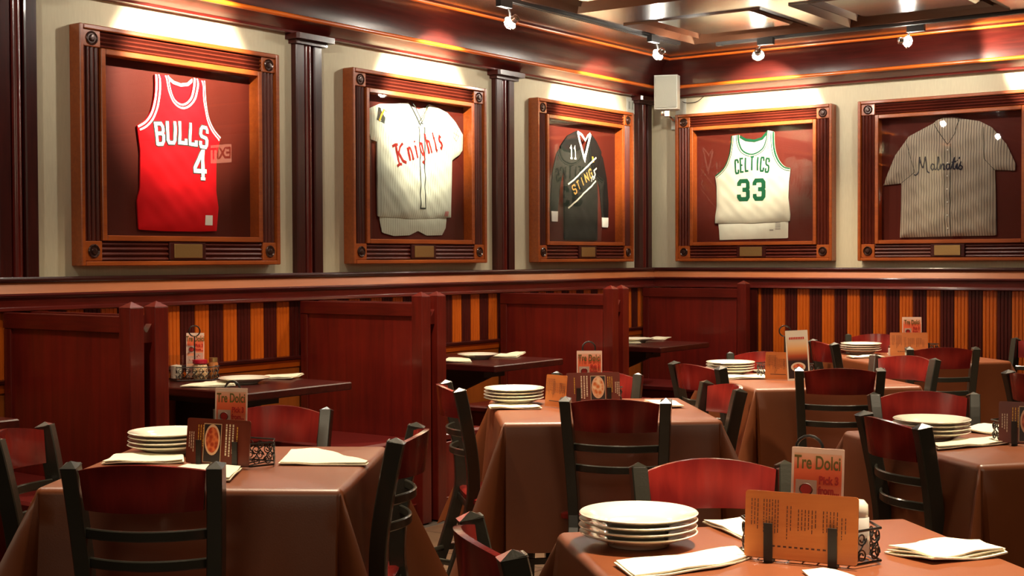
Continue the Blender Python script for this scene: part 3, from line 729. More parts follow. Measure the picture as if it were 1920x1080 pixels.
# tan pinstripe button shirt
t = jersey_thing('pin', 'tan pinstripe button-front shirt with black script lettering across the chest')
poly = [(-.345, -.392), (-.1, -.388), (.303, -.385), (.300, -.2), (.292, .045), (.42, .035), (.425, .075), (.365, .21), (.27, .325), (.19, .37), (.07, .395), (.035, .405), (-.02, .398), (-.085, .398), (-.115, .375), (-.2, .335), (-.285, .295), (-.38, .17), (-.44, .03), (-.46, -.03), (-.34, -.022), (-.335, .0), (-.337, -.2)]
c = Cloth(poly, .014, .020, .0042, 9); c.mesh('body', CL['pint'], t)
mb = MB(); c.ribbon(mb, [(-.032, .22), (-.032, -.385)], .0035); c.ribbon(mb, [(.006, .23), (.006, -.385)], .0035)
c.ribbon(mb, [(-.30, .27), (-.235, .05), (-.335, -.02)], .003); c.ribbon(mb, [(.22, .33), (.225, .12), (.29, .045)], .003)
c.ribbon(mb, [(-.11, .37), (-.06, .29), (-.015, .225), (.03, .29), (.06, .385)], .004); mb.build('seams', CL['dk'], t)
cc = Cloth([(-.10, .385), (-.045, .405), (.02, .405), (.055, .39), (.03, .32), (-.015, .24), (-.065, .32)], .030, .006, .001, 1)
cc.mesh('collar', CL['pint'], t, .01)
mb = MB()
for k in range(7): 
    v = .19-k*.087; mb.lathe([(.0045, 0), (.0045, .002), (0, .0025)], 10, (0, 0, 0)); 
    nv = len(mb.v)
    base = [(-.013+x, -(c.w(-.013, v)+.0015+z), v+y) for x, y, z in mb.v[-30:]]; mb.v[-30:] = base
mb.build('buttons', CL['cream'], t)
def script(cl, mb, strokes, u0, v0, sx, sy, sw):
    for st in strokes:
        q = catmull([(u0+x*sx, v0+y*sy, 0) for x, y in st], 6); cl.ribbon(mb, q, sw, .003, step=.006)
mb = MB()
SC = [[(-.12,-.25),(.0,-.30),(.12,-.1),(.2,.5),(.22,1.1)], [(.2,1.05),(.3,.6),(.42,.25),(.5,.7),(.58,1.1)], [(.58,1.1),(.62,.5),(.68,.0),(.85,-.18)],
      [(1.12,.45),(.98,.5),(.9,.25),(1.0,.05),(1.12,.2),(1.14,.48),(1.16,.1),(1.28,.1)], [(1.28,.1),(1.42,.8),(1.38,1.0),(1.33,.5),(1.38,.05),(1.5,.1)],
      [(1.5,.1),(1.55,.45),(1.56,.05)], [(1.56,.2),(1.68,.48),(1.74,.3),(1.75,.05),(1.85,.1)], [(2.08,.42),(1.95,.45),(1.88,.22),(1.98,.05),(2.08,.2),(2.1,.45),(2.12,.1),(2.2,.12)],
      [(2.2,.12),(2.36,.9),(2.32,.5),(2.34,.08),(2.46,.1)], [(2.2,.58),(2.5,.64)], [(2.46,.12),(2.54,.45),(2.55,.08),(2.66,.12)], [(2.55,.68),(2.56,.74)], [(2.70,.95),(2.68,.78)],
      [(2.64,.12),(2.78,.55),(2.74,.35),(2.86,.22),(2.8,.02),(2.66,.06)]]
script(c, mb, SC, -.225, .055, .108, .088, .0085); mb.build('lettering', CL['navy'], t)

# ------------------------------------------------------------------ wall bits
def plate(name, label, loc, rz, w, h, slots):
    t = thing(name, label, 'wall plate', loc, rz)
    MB().bbox(-w/2, w/2, -.008, 0, -h/2, h/2, .002).build('cover', M['white_plastic'], t)
    for dx in slots: MB().bbox(dx-.012, dx+.012, -.0105, -.006, -.028, .028, .002).build('socket', flat('socket_grey', (.35, .36, .3), .5), t)
plate('wall_socket', 'white double socket plate high on the left wall near the corner', (0, -.325, 2.475), PI/2, .11, .12, (-.022, .022))
plate('wall_plate', 'blank cream plate high on the back wall beside the speaker', (.255, 0, 2.478), 0, .09, .12, ())
t = tag(MB().tube(catmull([(.27, -.006, 2.515), (.32, -.02, 2.50), (.40, -.02, 2.505), (.45, -.008, 2.54)], 6), .0025, 6).build('cable', M['blackp']), 'thin dark cable hanging below the cornice right of the speaker', 'cable')
t = thing('wall_speaker', 'white box speaker on a metal arm in the corner', 'speaker', (.27, -.24, 2.555), math.radians(22))
MB().prism([(-.085, -.085), (.085, -.085), (.095, .0), (.06, .075), (-.06, .075), (-.095, .0)], -.125, .125, 'z').build('cabinet', M['white_plastic'], t)
MB().bbox(-.078, .078, -.094, -.084, -.115, .115, .003).build('grille', flat('speaker_grille', (.50, .51, .43), .8, bump=.5, bscale=400), t)
t2 = MB().tube([(0, .0, -.12), (.0, .0, -.16), (.02, .06, -.175), (.03, .20, -.20)], .009).build('arm', M['chrome'], t)
MB().bbox(-.02, .02, -.02, .02, -.175, -.125, .004).build('clamp', M['chrome'], t)
MB().lathe([(.016, 0), (.018, .01), (.018, .03), (.012, .036)], 16, (-.03, .0, -.165)).build('knob', M['chrome'], t)
MB().bbox(.0, .06, .215, .225, -.25, -.15, .002).build('wall_bracket', M['white_plastic'], t)
# exit sign on the back wall beyond the right edge (seen mirrored in the red jersey's glass)
t = thing('exit_sign', 'lit exit sign beyond the right edge, mirrored in the glass of the red jersey', 'sign', (4.88, -.03, 2.36))
MB().bbox(-.16, .16, -.03, .03, -.10, .10, .006).build('housing', flat('sign_housing', (.35, .25, .18), .5), t)
MB().box(-.145, .145, -.032, -.028, -.088, .088).build('sign_face', flat('sign_face', (.8, .55, .4), .4, emis=(1, .42, .25), es=6), t)
text_obj('lettering', 'EXIT', .15, flat('exit_red', (.5, .01, .01), .4, emis=(1, .02, .01), es=1.0), t, (0, -.034, 0), .95, .004)

# ------------------------------------------------------------------ booths
def bench(label, yc, face, loc_name='booth_bench', seat=True):
    """face -1: seat towards -y; +1: towards +y.  yc = plane of the back"""
    t = thing(loc_name, label, 'bench', (.04, yc, 0), 0, 'booth benches with panelled backs'); s = face
    def bx(x0, x1, a, b, z0, z1, c=.003): return MB().bbox(x0, x1, min(a*s, b*s), max(a*s, b*s), z0, z1, c)
    bx(0, .79, -.012, .026, 1.045, 1.113).build('top_rail', M['mah_x'], t)
    bx(0, .79, -.010, .014, .12, 1.045, .001).build('back_panel', M['panel_red'], t)
    bx(0, .05, -.012, .024, .40, 1.045).build('wall_stile', M['mah_z'], t)
    p = bx(.79, .86, -.035, .035, 0, 1.148).build('post', M['mah_z'], t)
    mb = MB(); h = .0355
    mb.add([(.79, -h, 1.148), (.86, -h, 1.148), (.86, h, 1.148), (.79, h, 1.148), (.825, 0, 1.172)], [(0, 1, 4), (1, 2, 4), (2, 3, 4), (3, 0, 4), (3, 2, 1, 0)]); mb.build('post_cap', M['mah_x'], p)
    if seat:
        bx(.0, .80, .02, .45, .385, .43, .012).build('seat', M['vinyl'], t)
        bx(.0, .79, .04, .42, .10, .384).build('seat_box', M['panel_red'], t)
        bx(.79, .805, .03, .43, .08, .384).build('end_panel', M['panel_red'], t)
        bx(.0, .82, .0, .46, .0, .10).build('plinth', M['mah_x'], t)
    return t
def yoke(y):
    t = tag(MB().prism([(y-.030, 1.02), (y+.030, 1.02), (y+.030, 1.10), (y+.006, 1.062), (y-.006, 1.062), (y-.030, 1.10)], .845, .875, 'x').build('post_yoke', M['mah_z']), 'notched wooden bracket joining two booth posts %s' % '', 'bracket')
    return t
pairs = [(-7.36, 'left of the frame edge'), (-5.56, 'nearest the camera'), (-3.757, 'in the middle of the left wall'), (-1.94, 'second from the corner'), (-.125, 'in the corner')]
ordn = ['leftmost', 'at the left edge, beside the nearest booth table', 'left of the second booth table', 'left of the third booth table', 'corner']
desc = {0: ('hidden booth bench beyond the left edge', 'booth bench beyond the left edge of the picture'),
        1: ('dark red panelled booth bench facing the left edge, nearest the camera', 'booth bench backing the nearest panel, beside the table with the glass jar caddy'),
        2: ('bright red panelled booth bench behind the table with the glass jar caddy', 'booth bench left of the second booth table, back to the bright red panel'),
        3: ('dark red panelled booth bench behind the second booth table', 'booth bench left of the farthest booth table'),
        4: ('red panelled booth bench against the back wall in the corner', '')}
for i, (y, _) in enumerate(pairs):
    bench(desc[i][0], y-.062, -1, seat=True)
    if i < 4:
        bench(desc[i][1], y+.062, 1)
        yk = MB().prism([(-.027, 0), (.027, 0), (.027, .075), (.004, .042), (-.004, .042), (-.027, .075)], .805, .84, 'x').build('post_bracket', M['mah_z'], None, (.04, y, 1.005))
        tag(yk, 'notched wooden bracket between the twin booth posts ' + ['off the left edge', 'nearest the camera', 'left of the second booth table', 'left of the farthest booth table'][i], 'bracket')
    else:
        tag(MB().bbox(.79, .86, -.034, .0, 0, 1.14, .003).build('end_post', M['dark_z'], None, (.04, -.002, 0)), 'dark end post standing against the back wall beside the corner bench', 'post')
def booth_table(y, label):
    t = thing('booth_table', label, 'table', (0, y, 0), 0, 'wooden booth tables fixed to the left wall')
    MB().bbox(.045, .872, -.335, .335, .718, .755, .005).build('tabletop', M['dark_x'], t)
    mb = MB(); mb.prism([(.03, .44), (.09, .44), (.60, .66), (.66, .718), (.03, .718)], -.02, .02, 'y'); 
    mb.box(.03, .62, -.10, .10, .66, .718); mb.build('wall_bracket', M['blackp'], t)
    return t
booth_table(-6.47, 'dark wooden booth table, only its corner showing at the left edge')
booth_table(-4.675, 'dark wooden booth table with the jar caddy and a plate')
booth_table(-2.87, 'dark wooden booth table in the middle booth with one plate')
booth_table(-1.06, 'dark wooden booth table farthest from the camera, in the corner booth')

# ------------------------------------------------------------------ free-standing tables with cloths
def cloth_mesh(seed, drop=.44):
    rnd = random.Random(seed); ph = [rnd.uniform(0, 6.28) for _ in range(8)]
    h = .4; R_ = .020; V = []; F = []; ring = []
    def top(z=.757): return z
    # perimeter samples
    per = []
    ne = 18; nc = 16
    for side in range(4):
        a0 = side*PI/2
        for k in range(ne): 
            per.append((side, 'e', -1+2*k/ne))
        for k in range(nc): per.append((side, 'c', k/nc))
    cols = []
    rows = 15
    for side, kind, q in per:
        a0 = side*PI/2; n = Vector((math.cos(a0), math.sin(a0))); tt = Vector((-n.y, n.x)); n2 = tt; 
        if kind == 'e':
            base = n*(h-R_)+tt*(q*(h-R_)); out = n; L = drop
            wob = .010*math.sin(q*5+ph[side])+.006*math.sin(q*11+ph[side+4])
            ed = max(0, (abs(q)-.55)/.45); alpha = .06+.05*ed-.10*ed**4*0
        else:
            th = q*PI/2; base = (n+tt)*(h-R_); out = (n*math.cos(th)+tt*math.sin(th)).normalized(); x = (th-PI/4)/(PI/4)
            L = drop/max(math.cos(th), math.sin(th)); alpha = .10+.42*math.exp(-(x/.30)**2)-.10*math.exp(-((abs(x)-.62)/.22)**2); wob = 0
        col = [Vector((base.x, base.y, top()))]
        for r in range(1, rows+1):
            s = r/rows
            if r <= 4:
                w = (r/4)*(PI/2-alpha); p = Vector((0, 0)); off = R_*math.sin(w); dz = R_*(1-math.cos(w))
            else:
                l = L*(r-4)/(rows-4); w = PI/2-alpha; off = R_*math.sin(w)+l*math.sin(alpha)+wob*(l/L); dz = R_*(1-math.cos(w))+l*math.cos(alpha)
            col.append(Vector((base.x+out.x*off, base.y+out.y*off, top()-dz)))
        cols.append(col)
    N = len(cols)
    for c_ in cols: V += c_
    m = rows+1
    for i in range(N):
        j = (i+1) % N
        for r in range(rows): F.append((i*m+r, i*m+r+1, j*m+r+1, j*m+r))
    mb = MB(); mb.add(V, F, True)
    ci = len(mb.v); mb.v.append((0, 0, top()))
    for i in range(N): mb.f.append((i*m, ((i+1) % N)*m, ci)); mb.sm.append(True)
    return mb
def table(c, rot, name_lab, cloth_lab, seed, drop=.44):
    t = thing('dining_table', name_lab, 'table', (c[0], c[1], 0), math.radians(rot), 'square pedestal tables under brown cloths')
    MB().bbox(-.39, .39, -.39, .39, .715, .745, .006).build('tabletop', M['dark_x'], t)
    MB().lathe([(.05, 0), (.05, .02), (.038, .04), (.038, .66), (.06, .70), (.12, .714)], 20, (0, 0, .02)).build('pedestal', M['blackp'], t)
    for k in range(4):
        a = k*PI/2+PI/4; l = MB().box(.02, .34, -.03, .03, .012, .045).build('foot', M['blackp'], t, (0, 0, 0), a)
    cl = cloth_mesh(seed, drop).build('tablecloth', M['cloth'], None, (c[0], c[1], 0), math.radians(rot))
    tag(cl, cloth_lab, 'tablecloth', 'brown cloths on the free-standing tables')
TB = {'T1': ((2.37, -6.49), 33), 'T2': ((2.475, -4.70), 40), 'T3': ((4.22, -6.73), 46), 'T4': ((2.61, -3.06), 45), 'T5': ((2.53, -1.39), 46), 'T6': ((4.06, -4.745), 50)}
names = {'T1': 'left foreground table', 'T2': 'middle table in front of the second booth', 'T3': 'right foreground table', 'T4': 'table bearing the tall white card', 'T5': 'far table nearest the striped back wall', 'T6': 'table at the right edge'}
for i, (k, (c, r)) in enumerate(TB.items()):
    table(c, r, 'square pedestal table under brown cloth, ' + names[k], 'brown draped tablecloth on the ' + names[k], 20+i, {'T5': .42, 'T3': .40}.get(k, .44))

# ------------------------------------------------------------------ chairs
def make_chair():
    root = thing('dining_chair', 'chair', 'chair', (0, 0, 0))
    prof = [(-.085, 0), (-.02, .18), (.045, .40), (.055, .50), (.045, .62), (.018, .77), (.0, .848)]   # (y, z)
    pr = catmull([(p[0], p[1], 0) for p in prof], 3)
    def hx(z): return .150+.024*max(0, (z-.4)/.44) if z > .4 else .150+.02*(.4-z)/.4
    for s in (-1, 1):
        fr = []
        for p in pr:
            y, z = p.x, p.y; fr.append(((s*hx(z), y, z), (1, 0, 0), (0, 1, .25 if z > .5 else 0)))
        mb = MB(); a, b = .019, .023
        mb.sweep([(-a, -b+.003), (-a+.003, -b), (a-.003, -b), (a, -b+.003), (a, b-.003), (a-.003, b), (-a+.003, b), (-a, b-.003)], fr)
        o = mb.build('rear_post', M['steel'], root)
        zt = .848; x = s*hx(zt); y = 0
        q = MB(); q.add([(x-a-.001, y-b-.001, zt-.004), (x+a+.001, y-b-.001, zt-.004), (x+a+.001, y+b+.001, zt+.003), (x-a-.001, y+b+.001, zt+.003), (x, y, zt+.012)], [(0, 1, 4), (1, 2, 4), (2, 3, 4), (3, 0, 4), (3, 2, 1, 0)]); q.build('post_cap', M['steel'], o)
        # front leg
        MB().sweep([(-.014, -.014), (.014, -.014), (.014, .014), (-.014, .014)], [((s*.185, .425, 0), (1, 0, 0), (0, 1, 0)), ((s*.175, .40, .42), (1, 0, 0), (0, 1, 0))]).build('front_leg', M['steel'], root)
        MB().sweep([(-.008, -.011), (.008, -.011), (.008, .011), (-.008, .011)], [((s*.160, .0, .20), (1, 0, 0), (0, 0, 1)), ((s*.180, .415, .20), (1, 0, 0), (0, 0, 1))]).build('side_stretcher', M['steel'], root)
    # curved wooden back
    def curve_y(x, hw, bul): return -bul*(1-(x/hw)**2)
    n = 16; V = []; F = []; hw = .153; 
    rows = 5
    for side in (0, 1):
        for i in range(n+1):
            x = -hw+2*hw*i/n
            for r in range(rows+1):
                zb = .742; zt = .838+.020*(1-(x/hw)**2); z = zb+(zt-zb)*r/rows
                yb = .012*(1-(z-.73)/.11) + .010
                V.append((x*(.93+.07*r/rows), curve_y(x, hw, .050)+yb-.020+(.015 if side else 0), z))
    m = rows+1; o2 = (n+1)*m
    for i in range(n):
        for r in range(rows):
            F.append((i*m+r, (i+1)*m+r, (i+1)*m+r+1, i*m+r+1)); F.append((o2+i*m+r, o2+i*m+r+1, o2+(i+1)*m+r+1, o2+(i+1)*m+r))
        F.append((i*m, o2+i*m, o2+(i+1)*m, (i+1)*m)); F.append((i*m+rows, (i+1)*m+rows, o2+(i+1)*m+rows, o2+i*m+rows))
    for i in (0, n):
        for r in range(rows): F.append((i*m+r, i*m+r+1, o2+i*m+r+1, o2+i*m+r))
    mb = MB(); mb.add(V, F, True); mb.build('backrest', M['chair_wood'], root)
    def bar(z, y0, hw, bul, hh, name):
        fr = []
        for i in range(13):
            x = -hw+2*hw*i/12; fr.append(((x, y0+curve_y(x, hw, bul), z), (0, 1, 0), (0, 0, 1)))
        MB().sweep([(-.005, -hh+.003), (-.002, -hh), (.002, -hh), (.005, -hh+.003), (.005, hh-.003), (.002, hh), (-.002, hh), (-.005, hh-.003)], fr, True).build(name, M['steel'], root)
    bar(.682, .030, .150, .050, .013, 'rung'); bar(.608, .044, .145, .050, .013, 'rung')
    bar(.20, -.01, .150, .09, .011, 'rear_stretcher'); bar(.405, .045, .140, .0, .016, 'seat_rail')
    MB().box(-.175, .175, .392, .406, .395, .42).build('front_rail', M['steel'], root)
    # seat
    pts = [(-.165, .05), (.165, .05), (.20, .12), (.205, .36), (.17, .445), (0, .46), (-.17, .445), (-.205, .36), (-.20, .12)]
    pp = [(p.x, p.y) for p in catmull([(*p, 0) for p in pts], 4, True)]
    mb = MB(); nn = len(pp); rings = [(.90, .420), (1.0, .424), (1.0, .440), (.95, .446), (.6, .440), (.2, .436)]
    cx, cy = 0, .25; V = []
    for sc, z in rings: V += [(cx+(x-cx)*sc, cy+(y-cy)*sc, z) for x, y in pp]
    F = [(r*nn+i, r*nn+(i+1) % nn, (r+1)*nn+(i+1) % nn, (r+1)*nn+i) for r in range(len(rings)-1) for i in range(nn)]
    F += [tuple(range(nn-1, -1, -1)), tuple(range((len(rings)-1)*nn, len(rings)*nn))]
    mb.add(V, F, True); mb.build('seat', M['chair_wood'], root)
    return root
CH = [ # x, y, rot (facing = rot + 90), label
 (2.67, -7.03, 34, 'dining chair with its back to the camera at the left foreground table'),
 (1.885, -6.825, -57, 'dining chair cut by the left edge, beside the left foreground table'),
 (2.80, -6.216, 211-90, 'dining chair seen edge-on at the right side of the left foreground table'),
 (2.054, -6.004, 213, 'dining chair behind the left foreground table, half hidden by its menus'),
 (2.821, -5.137, 24, 'dining chair with its back to the camera at the middle table'),
 (2.032, -5.042, -43, 'dining chair seen edge-on at the left end of the middle table'),
 (2.21, -4.284, 200, 'dining chair on the far side of the middle table, behind the food menu'),
 (2.902, -4.492, 138, 'small-looking dining chair at the right end of the middle table'),
 (2.332, -3.637, -25, 'dining chair turned from the camera, left of the table with the tall white card'),
 (2.958, -3.499, 28, 'dining chair with its back to the camera right of the tall white card'),
 (2.267, -2.79, 210, 'dining chair on the far side of the table with the tall white card'),
 (2.954, -2.69, 163, 'light-catching red chair right of the table with the tall white card'),
 (2.136, -1.746, -47, 'dining chair seen edge-on at the left end of the far table'),
 (2.15, -.944, 200, 'dining chair nearest the striped back wall, behind the far table'),
 (2.879, -1.908, 32, 'dining chair with its back to the camera at the far table'),
 (3.12, -.95, 150, 'dining chair at the far table, one post showing at the right edge'),
 (3.73, -3.35, -41, 'dining chair cut by the right edge, above the brown menu'),
 (3.807, -5.164, -41, 'dining chair with dark back and bright rungs left of the right edge table'),
 (3.631, -4.379, 214, 'dining chair on the far side of the right edge table, behind the plates'),
 (3.836, -7.214, -41, 'dining chair in the bottom centre, seen from above its curved back'),
 (3.782, -6.27, 220, 'dining chair behind the right foreground plates with a streak of shine'),
]
proto = make_chair()
for i, (x, y, r, lab) in enumerate(CH):
    o = proto if i == 0 else copy_tree(proto)
    o.location = (x, y, 0); o.rotation_euler = (0, 0, math.radians(r)); tag(o, lab, 'chair', 'dining chairs with curved wooden backs')

# ------------------------------------------------------------------ crockery, napkins
ZT = .758
PL = [(0, .002), (.055, .002), (.057, .0), (.063, .0), (.067, .005), (.080, .011), (.095, .017), (.110, .0225), (.1185, .0255), (.1205, .0275), (.1185, .0290), (.106, .026), (.094, .0222), (.080, .016), (.069, .0095), (.058, .0075), (.0, .007)]
plate_me = MB().lathe(PL, 48).mesh('plate'); plate_me.materials.append(M['china'])
def plates(x, y, n, where, group, z=ZT, s=1.0):
    pos = ['bottom', 'second from the bottom', 'third from the bottom', 'top', 'top']
    for k in range(n):
        o = bpy.data.objects.new('plate', plate_me); COL.objects.link(o)
        o.location = (x+random.uniform(-.002, .002), y+random.uniform(-.002, .002), z+k*.0125); o.rotation_euler = (0, 0, random.uniform(0, 6)); o.scale = (s, s, 1.0)
        if n == 1: tag(o, 'single white plate on the ' + where, 'plate', group)
        else: tag(o, 'white plate, %s of the stack on the %s' % (('top' if k == n-1 else pos[k]), where), 'plate', group)
plates(2.036, -6.422, 4, 'left foreground table', 'plates stacked on the left foreground table')
plates(2.10, -4.73, 4, 'middle table', 'plates stacked on the middle table')
plates(3.868, -6.755, 4, 'right foreground table', 'plates stacked on the right foreground table')
plates(3.818, -4.845, 4, 'right edge table', 'plates stacked on the right edge table')
plates(2.19, -1.31, 4, 'far table', 'plates stacked on the far table')
plates(2.20, -3.04, 4, 'tall white card table', 'plates stacked beside the tall white card')
plates(.50, -4.68, 1, 'booth table nearest the camera', 'single plates on the booth tables', .756)
plates(.465, -2.82, 1, 'middle booth table', 'single plates on the booth tables', .756)
plates(.45, -1.0, 1, 'farthest booth table', 'single plates on the booth tables', .756)
def napkin(poly, label, z=ZT, layers=2, curl=.010, group='folded paper napkins'):
    P = [Vector((p[0], p[1])) for p in poly]; c = sum(P, Vector((0, 0)))/len(P)
    mb = MB(); rnd = random.Random(len(label)+int(abs(poly[0][0]*1000)))
    out = catmull([(p.x-c.x, p.y-c.y, 0) for p in P], 1, True)
    # subdivide straight edges
    q = []
    for i in range(len(P)):
        a, b = P[i]-c, P[(i+1) % len(P)]-c
        for k in range(5): q.append(a.lerp(b, k/5))
    n = len(q); ph = rnd.uniform(0, 6)
    for l in range(layers):
        sc0 = 1-.035*l; rot = rnd.uniform(-.03, .03); z0 = .0025+l*.004
        V = []; rr = [1, .8, .55, .3]
        for top in (1, 0):
            for r in rr:
                for p in q:
                    x, y = p.x*r*sc0, p.y*r*sc0; x, y = x*math.cos(rot)-y*math.sin(rot), x*math.sin(rot)+y*math.cos(rot)
                    e = r**3*curl*(.35+.5*math.sin(math.atan2(y, x)*3+ph+l))+.0015*math.sin(x*60+y*45+ph)
                    V.append((x, y, max(.0004, z0+e*.5+(.0018 if top else -.0010))))
            V.append((0, 0, z0+(.0018 if top else -.001)))
        m = 4*n+1; F = []
        for t_ in (0, 1):
            o = t_*m
            for k in range(3):
                for i in range(n): F.append((o+k*n+i, o+k*n+(i+1) % n, o+(k+1)*n+(i+1) % n, o+(k+1)*n+i))
            for i in range(n): F.append((o+3*n+i, o+3*n+(i+1) % n, o+4*n))
        for i in range(n): F.append((i, (i+1) % n, m+(i+1) % n, m+i))
        mb.add(V, F, True)
    o = mb.build('napkin', M['paper'], None, (c.x, c.y, z)); tag(o, label, 'napkin', group)
napkin([(2.50, -6.42), (2.325, -6.20), (2.382, -6.145), (2.55, -6.205), (2.70, -6.262), (2.716, -6.290)], 'fan-folded cream napkin on the right of the left foreground table', curl=.006)
napkin([(2.08, -6.70), (1.975, -6.575), (2.14, -6.455), (2.25, -6.545)], 'cream napkin in front of the plates on the left foreground table')
napkin([(2.33, -6.66), (2.30, -6.58), (2.47, -6.53), (2.61, -6.70), (2.50, -6.74)], 'cream napkin behind the backrest on the left foreground table')
napkin([(2.15, -4.96), (2.07, -4.86), (2.19, -4.73), (2.31, -4.84)], 'cream napkin below the plates on the middle table')
napkin([(2.50, -4.40), (2.56, -4.29), (2.737, -4.488), (2.68, -4.55)], 'cream napkin at the right end of the middle table')
napkin([(3.93, -6.95), (3.988, -6.865), (4.062, -6.70), (4.12, -6.74), (4.11, -6.86), (4.02, -7.03)], 'long cream napkin at the bottom, in front of the foreground plates', curl=.008)
napkin([(3.875, -6.49), (3.95, -6.405), (4.10, -6.50), (4.06, -6.63)], 'cream napkin left of the orange menu on the right foreground table')
napkin([(4.31, -6.56), (4.345, -6.46), (4.44, -6.372), (4.515, -6.452), (4.42, -6.60)], 'layered cream napkin right of the wire caddy on the right foreground table', layers=3, curl=.016)
napkin([(4.245, -6.80), (4.275, -6.775), (4.40, -6.80), (4.42, -6.90), (4.33, -6.90)], 'pinkish napkin corner in front of the orange menu at the bottom edge', layers=1)
napkin([(3.87, -5.01), (3.98, -4.69), (4.065, -4.83), (3.925, -5.10)], 'cream napkin in front of the plates on the right edge table', curl=.012)
napkin([(3.80, -4.60), (3.86, -4.43), (3.93, -4.42), (3.985, -4.65)], 'cream napkin beyond the plates on the right edge table')
napkin([(2.30, -3.30), (2.235, -3.15), (2.36, -3.0), (2.46, -3.17)], 'cream napkin in front of the plates beside the tall white card')
napkin([(2.20, -2.79), (2.25, -2.70), (2.36, -2.80), (2.30, -2.88)], 'small napkin behind the plates beside the tall white card')
napkin([(2.22, -1.62), (2.30, -1.70), (2.42, -1.52), (2.34, -1.46)], 'white napkin in front of the plates on the far table')
napkin([(2.33, -1.25), (2.40, -1.33), (2.44, -1.15), (2.38, -1.10)], 'small folded napkin right of the plates on the far table')
napkin([(.42, -5.00), (.35, -4.78), (.44, -4.70), (.60, -4.83)], 'white napkin left of the plate on the booth table nearest the camera', .756, group='napkins on the booth tables')
napkin([(.37, -4.47), (.33, -4.31), (.43, -4.215), (.55, -4.42)], 'white napkin right of the plate on the booth table nearest the camera', .756, group='napkins on the booth tables')
napkin([(.47, -3.17), (.36, -2.97), (.46, -2.90), (.62, -3.08)], 'white napkin left of the plate on the middle booth table', .756, group='napkins on the booth tables')
napkin([(.44, -2.68), (.40, -2.34), (.47, -2.34), (.62, -2.66)], 'white napkin right of the plate on the middle booth table', .756, group='napkins on the booth tables')
napkin([(.36, -1.22), (.33, -1.05), (.45, -.98), (.60, -1.18)], 'white napkin left of the plate on the farthest booth table', .756, group='napkins on the booth tables')
napkin([(.34, -.78), (.33, -.52), (.42, -.45), (.50, -.70)], 'white napkin right of the plate on the farthest booth table', .756, group='napkins on the booth tables')

# ------------------------------------------------------------------ wire caddies, menus, cards
def make_caddy(label, loc, rz, handle=.235, clips=True, w=.20, d=.12):
    """local x = width, -y = front"""
    t = thing('wire_caddy', label, 'caddy', loc, rz, 'black wire condiment caddies')
    r = .0028; hexa = [(-w/2, -d/2), (w/2, -d/2), (w/2+.035, 0), (w/2, d/2), (-w/2, d/2), (-w/2-.035, 0)]
    for z in (.006, .068): MB().tube([(x, y, z) for x, y in hexa], r, 6, True, False).build('hoop', M['black'], t)
    mb = MB()
    for k in range(-3, 4): mb.tube([(k*w/7, -d/2, .006), (k*w/7, d/2, .006)], .002, 6)
    mb.build('base_wires', M['black'], t)
    def scroll(cx, cy, ang):
        P = []
        for k in range(26):
            a = k/25*2*PI*1.5; rr = .004+.009*k/25; P.append((rr*math.cos(a), rr*math.sin(a)))
        pts = [(cx+p*math.cos(ang), cy+p*math.sin(ang), .020+q) for p, q in P]
        pts2 = [(cx-p*math.cos(ang), cy-p*math.sin(ang), .052-q) for p, q in P]
        m2 = MB(); m2.tube(pts, .0017, 5); m2.tube(pts2, .0017, 5); m2.tube([pts[-1], pts2[-1]], .0017, 5); m2.build('scroll', M['black'], t)
    segs = list(zip(hexa, hexa[1:]+hexa[:1]))
    for (a, b) in segs:
        L = math.hypot(b[0]-a[0], b[1]-a[1]); n = max(2, int(L/.032)); ang = math.atan2(b[1]-a[1], b[0]-a[0])
        for k in range(n): f = (k+.5)/n; scroll(a[0]+(b[0]-a[0])*f, a[1]+(b[1]-a[1])*f, ang)
    mb = MB(); hy = d/2; hr = .026
    loop = [(0, .0, z) for z in (.006, .06, .12, handle-2*hr)]+[(-hr*math.sin(a*PI/8)*1.0, 0, handle-hr-hr*math.cos(a*PI/8)) for a in range(1, 16)]
    mb.tube(loop, .0032, 8); mb.build('handle', M['black'], t)
    if clips:
        for x in (-.060, .062): 
            m3 = MB(); m3.box(x-.0085, x+.0085, -d/2-.022, -d/2-.019, .0, .075); m3.box(x-.0085, x+.0085, -d/2-.022, -d/2, .0, .004); m3.build('clip', M['blackp'], t)
    return t
INK = flat('menu_ink_brown', (.09, .03, .015), .5); YEL = flat('menu_yellow', (.75, .42, .05), .5); CRM = flat('menu_cream', (.75, .62, .45), .5)
DRED = flat('menu_red', (.55, .03, .02), .5); OLV = flat('card_olive', (.16, .12, .02), .5); PNK = flat('card_salmon', (.80, .30, .16), .4)
MEN_O = wood('menu_orange', (.55, .16, .04), (.72, .27, .08), 'x', .25, .5, .4); MEN_B = flat('menu_brown', (.16, .032, .018), .3, 0, .4)
FOOD = mat_food('soup_print', (.45, .05, .02), (.75, .18, .06), 70); FOOD2 = mat_food('food_print', (.6, .15, .03), (.85, .60, .35), 60); FRAME = flat('print_frame', (.62, .42, .25), .4)
BOWL = flat('print_bowl', (.75, .45, .28), .4); PHB = flat('print_dark', (.03, .02, .02), .4)
def card_box(w, h, th=.002, r=.006):
    p = []
    for cx, cz, a0 in ((w/2-r, h/2-r, 0), (-w/2+r, h/2-r, PI/2), (-w/2+r, -h/2+r, PI), (w/2-r, -h/2+r, 3*PI/2)):
        for k in range(4): a = a0+k*PI/6; p.append((cx+r*math.cos(a), cz+r*math.sin(a)))
    return MB().prism(p, -th/2, th/2, 'y')
def disc(mb, cx, cz, rx, rz, y, n=24):
    mb.add([(cx, y, cz)]+[(cx+rx*math.cos(2*PI*k/n), y, cz+rz*math.sin(2*PI*k/n)) for k in range(n)], [(0, 1+k, 1+(k+1) % n) for k in range(n)])
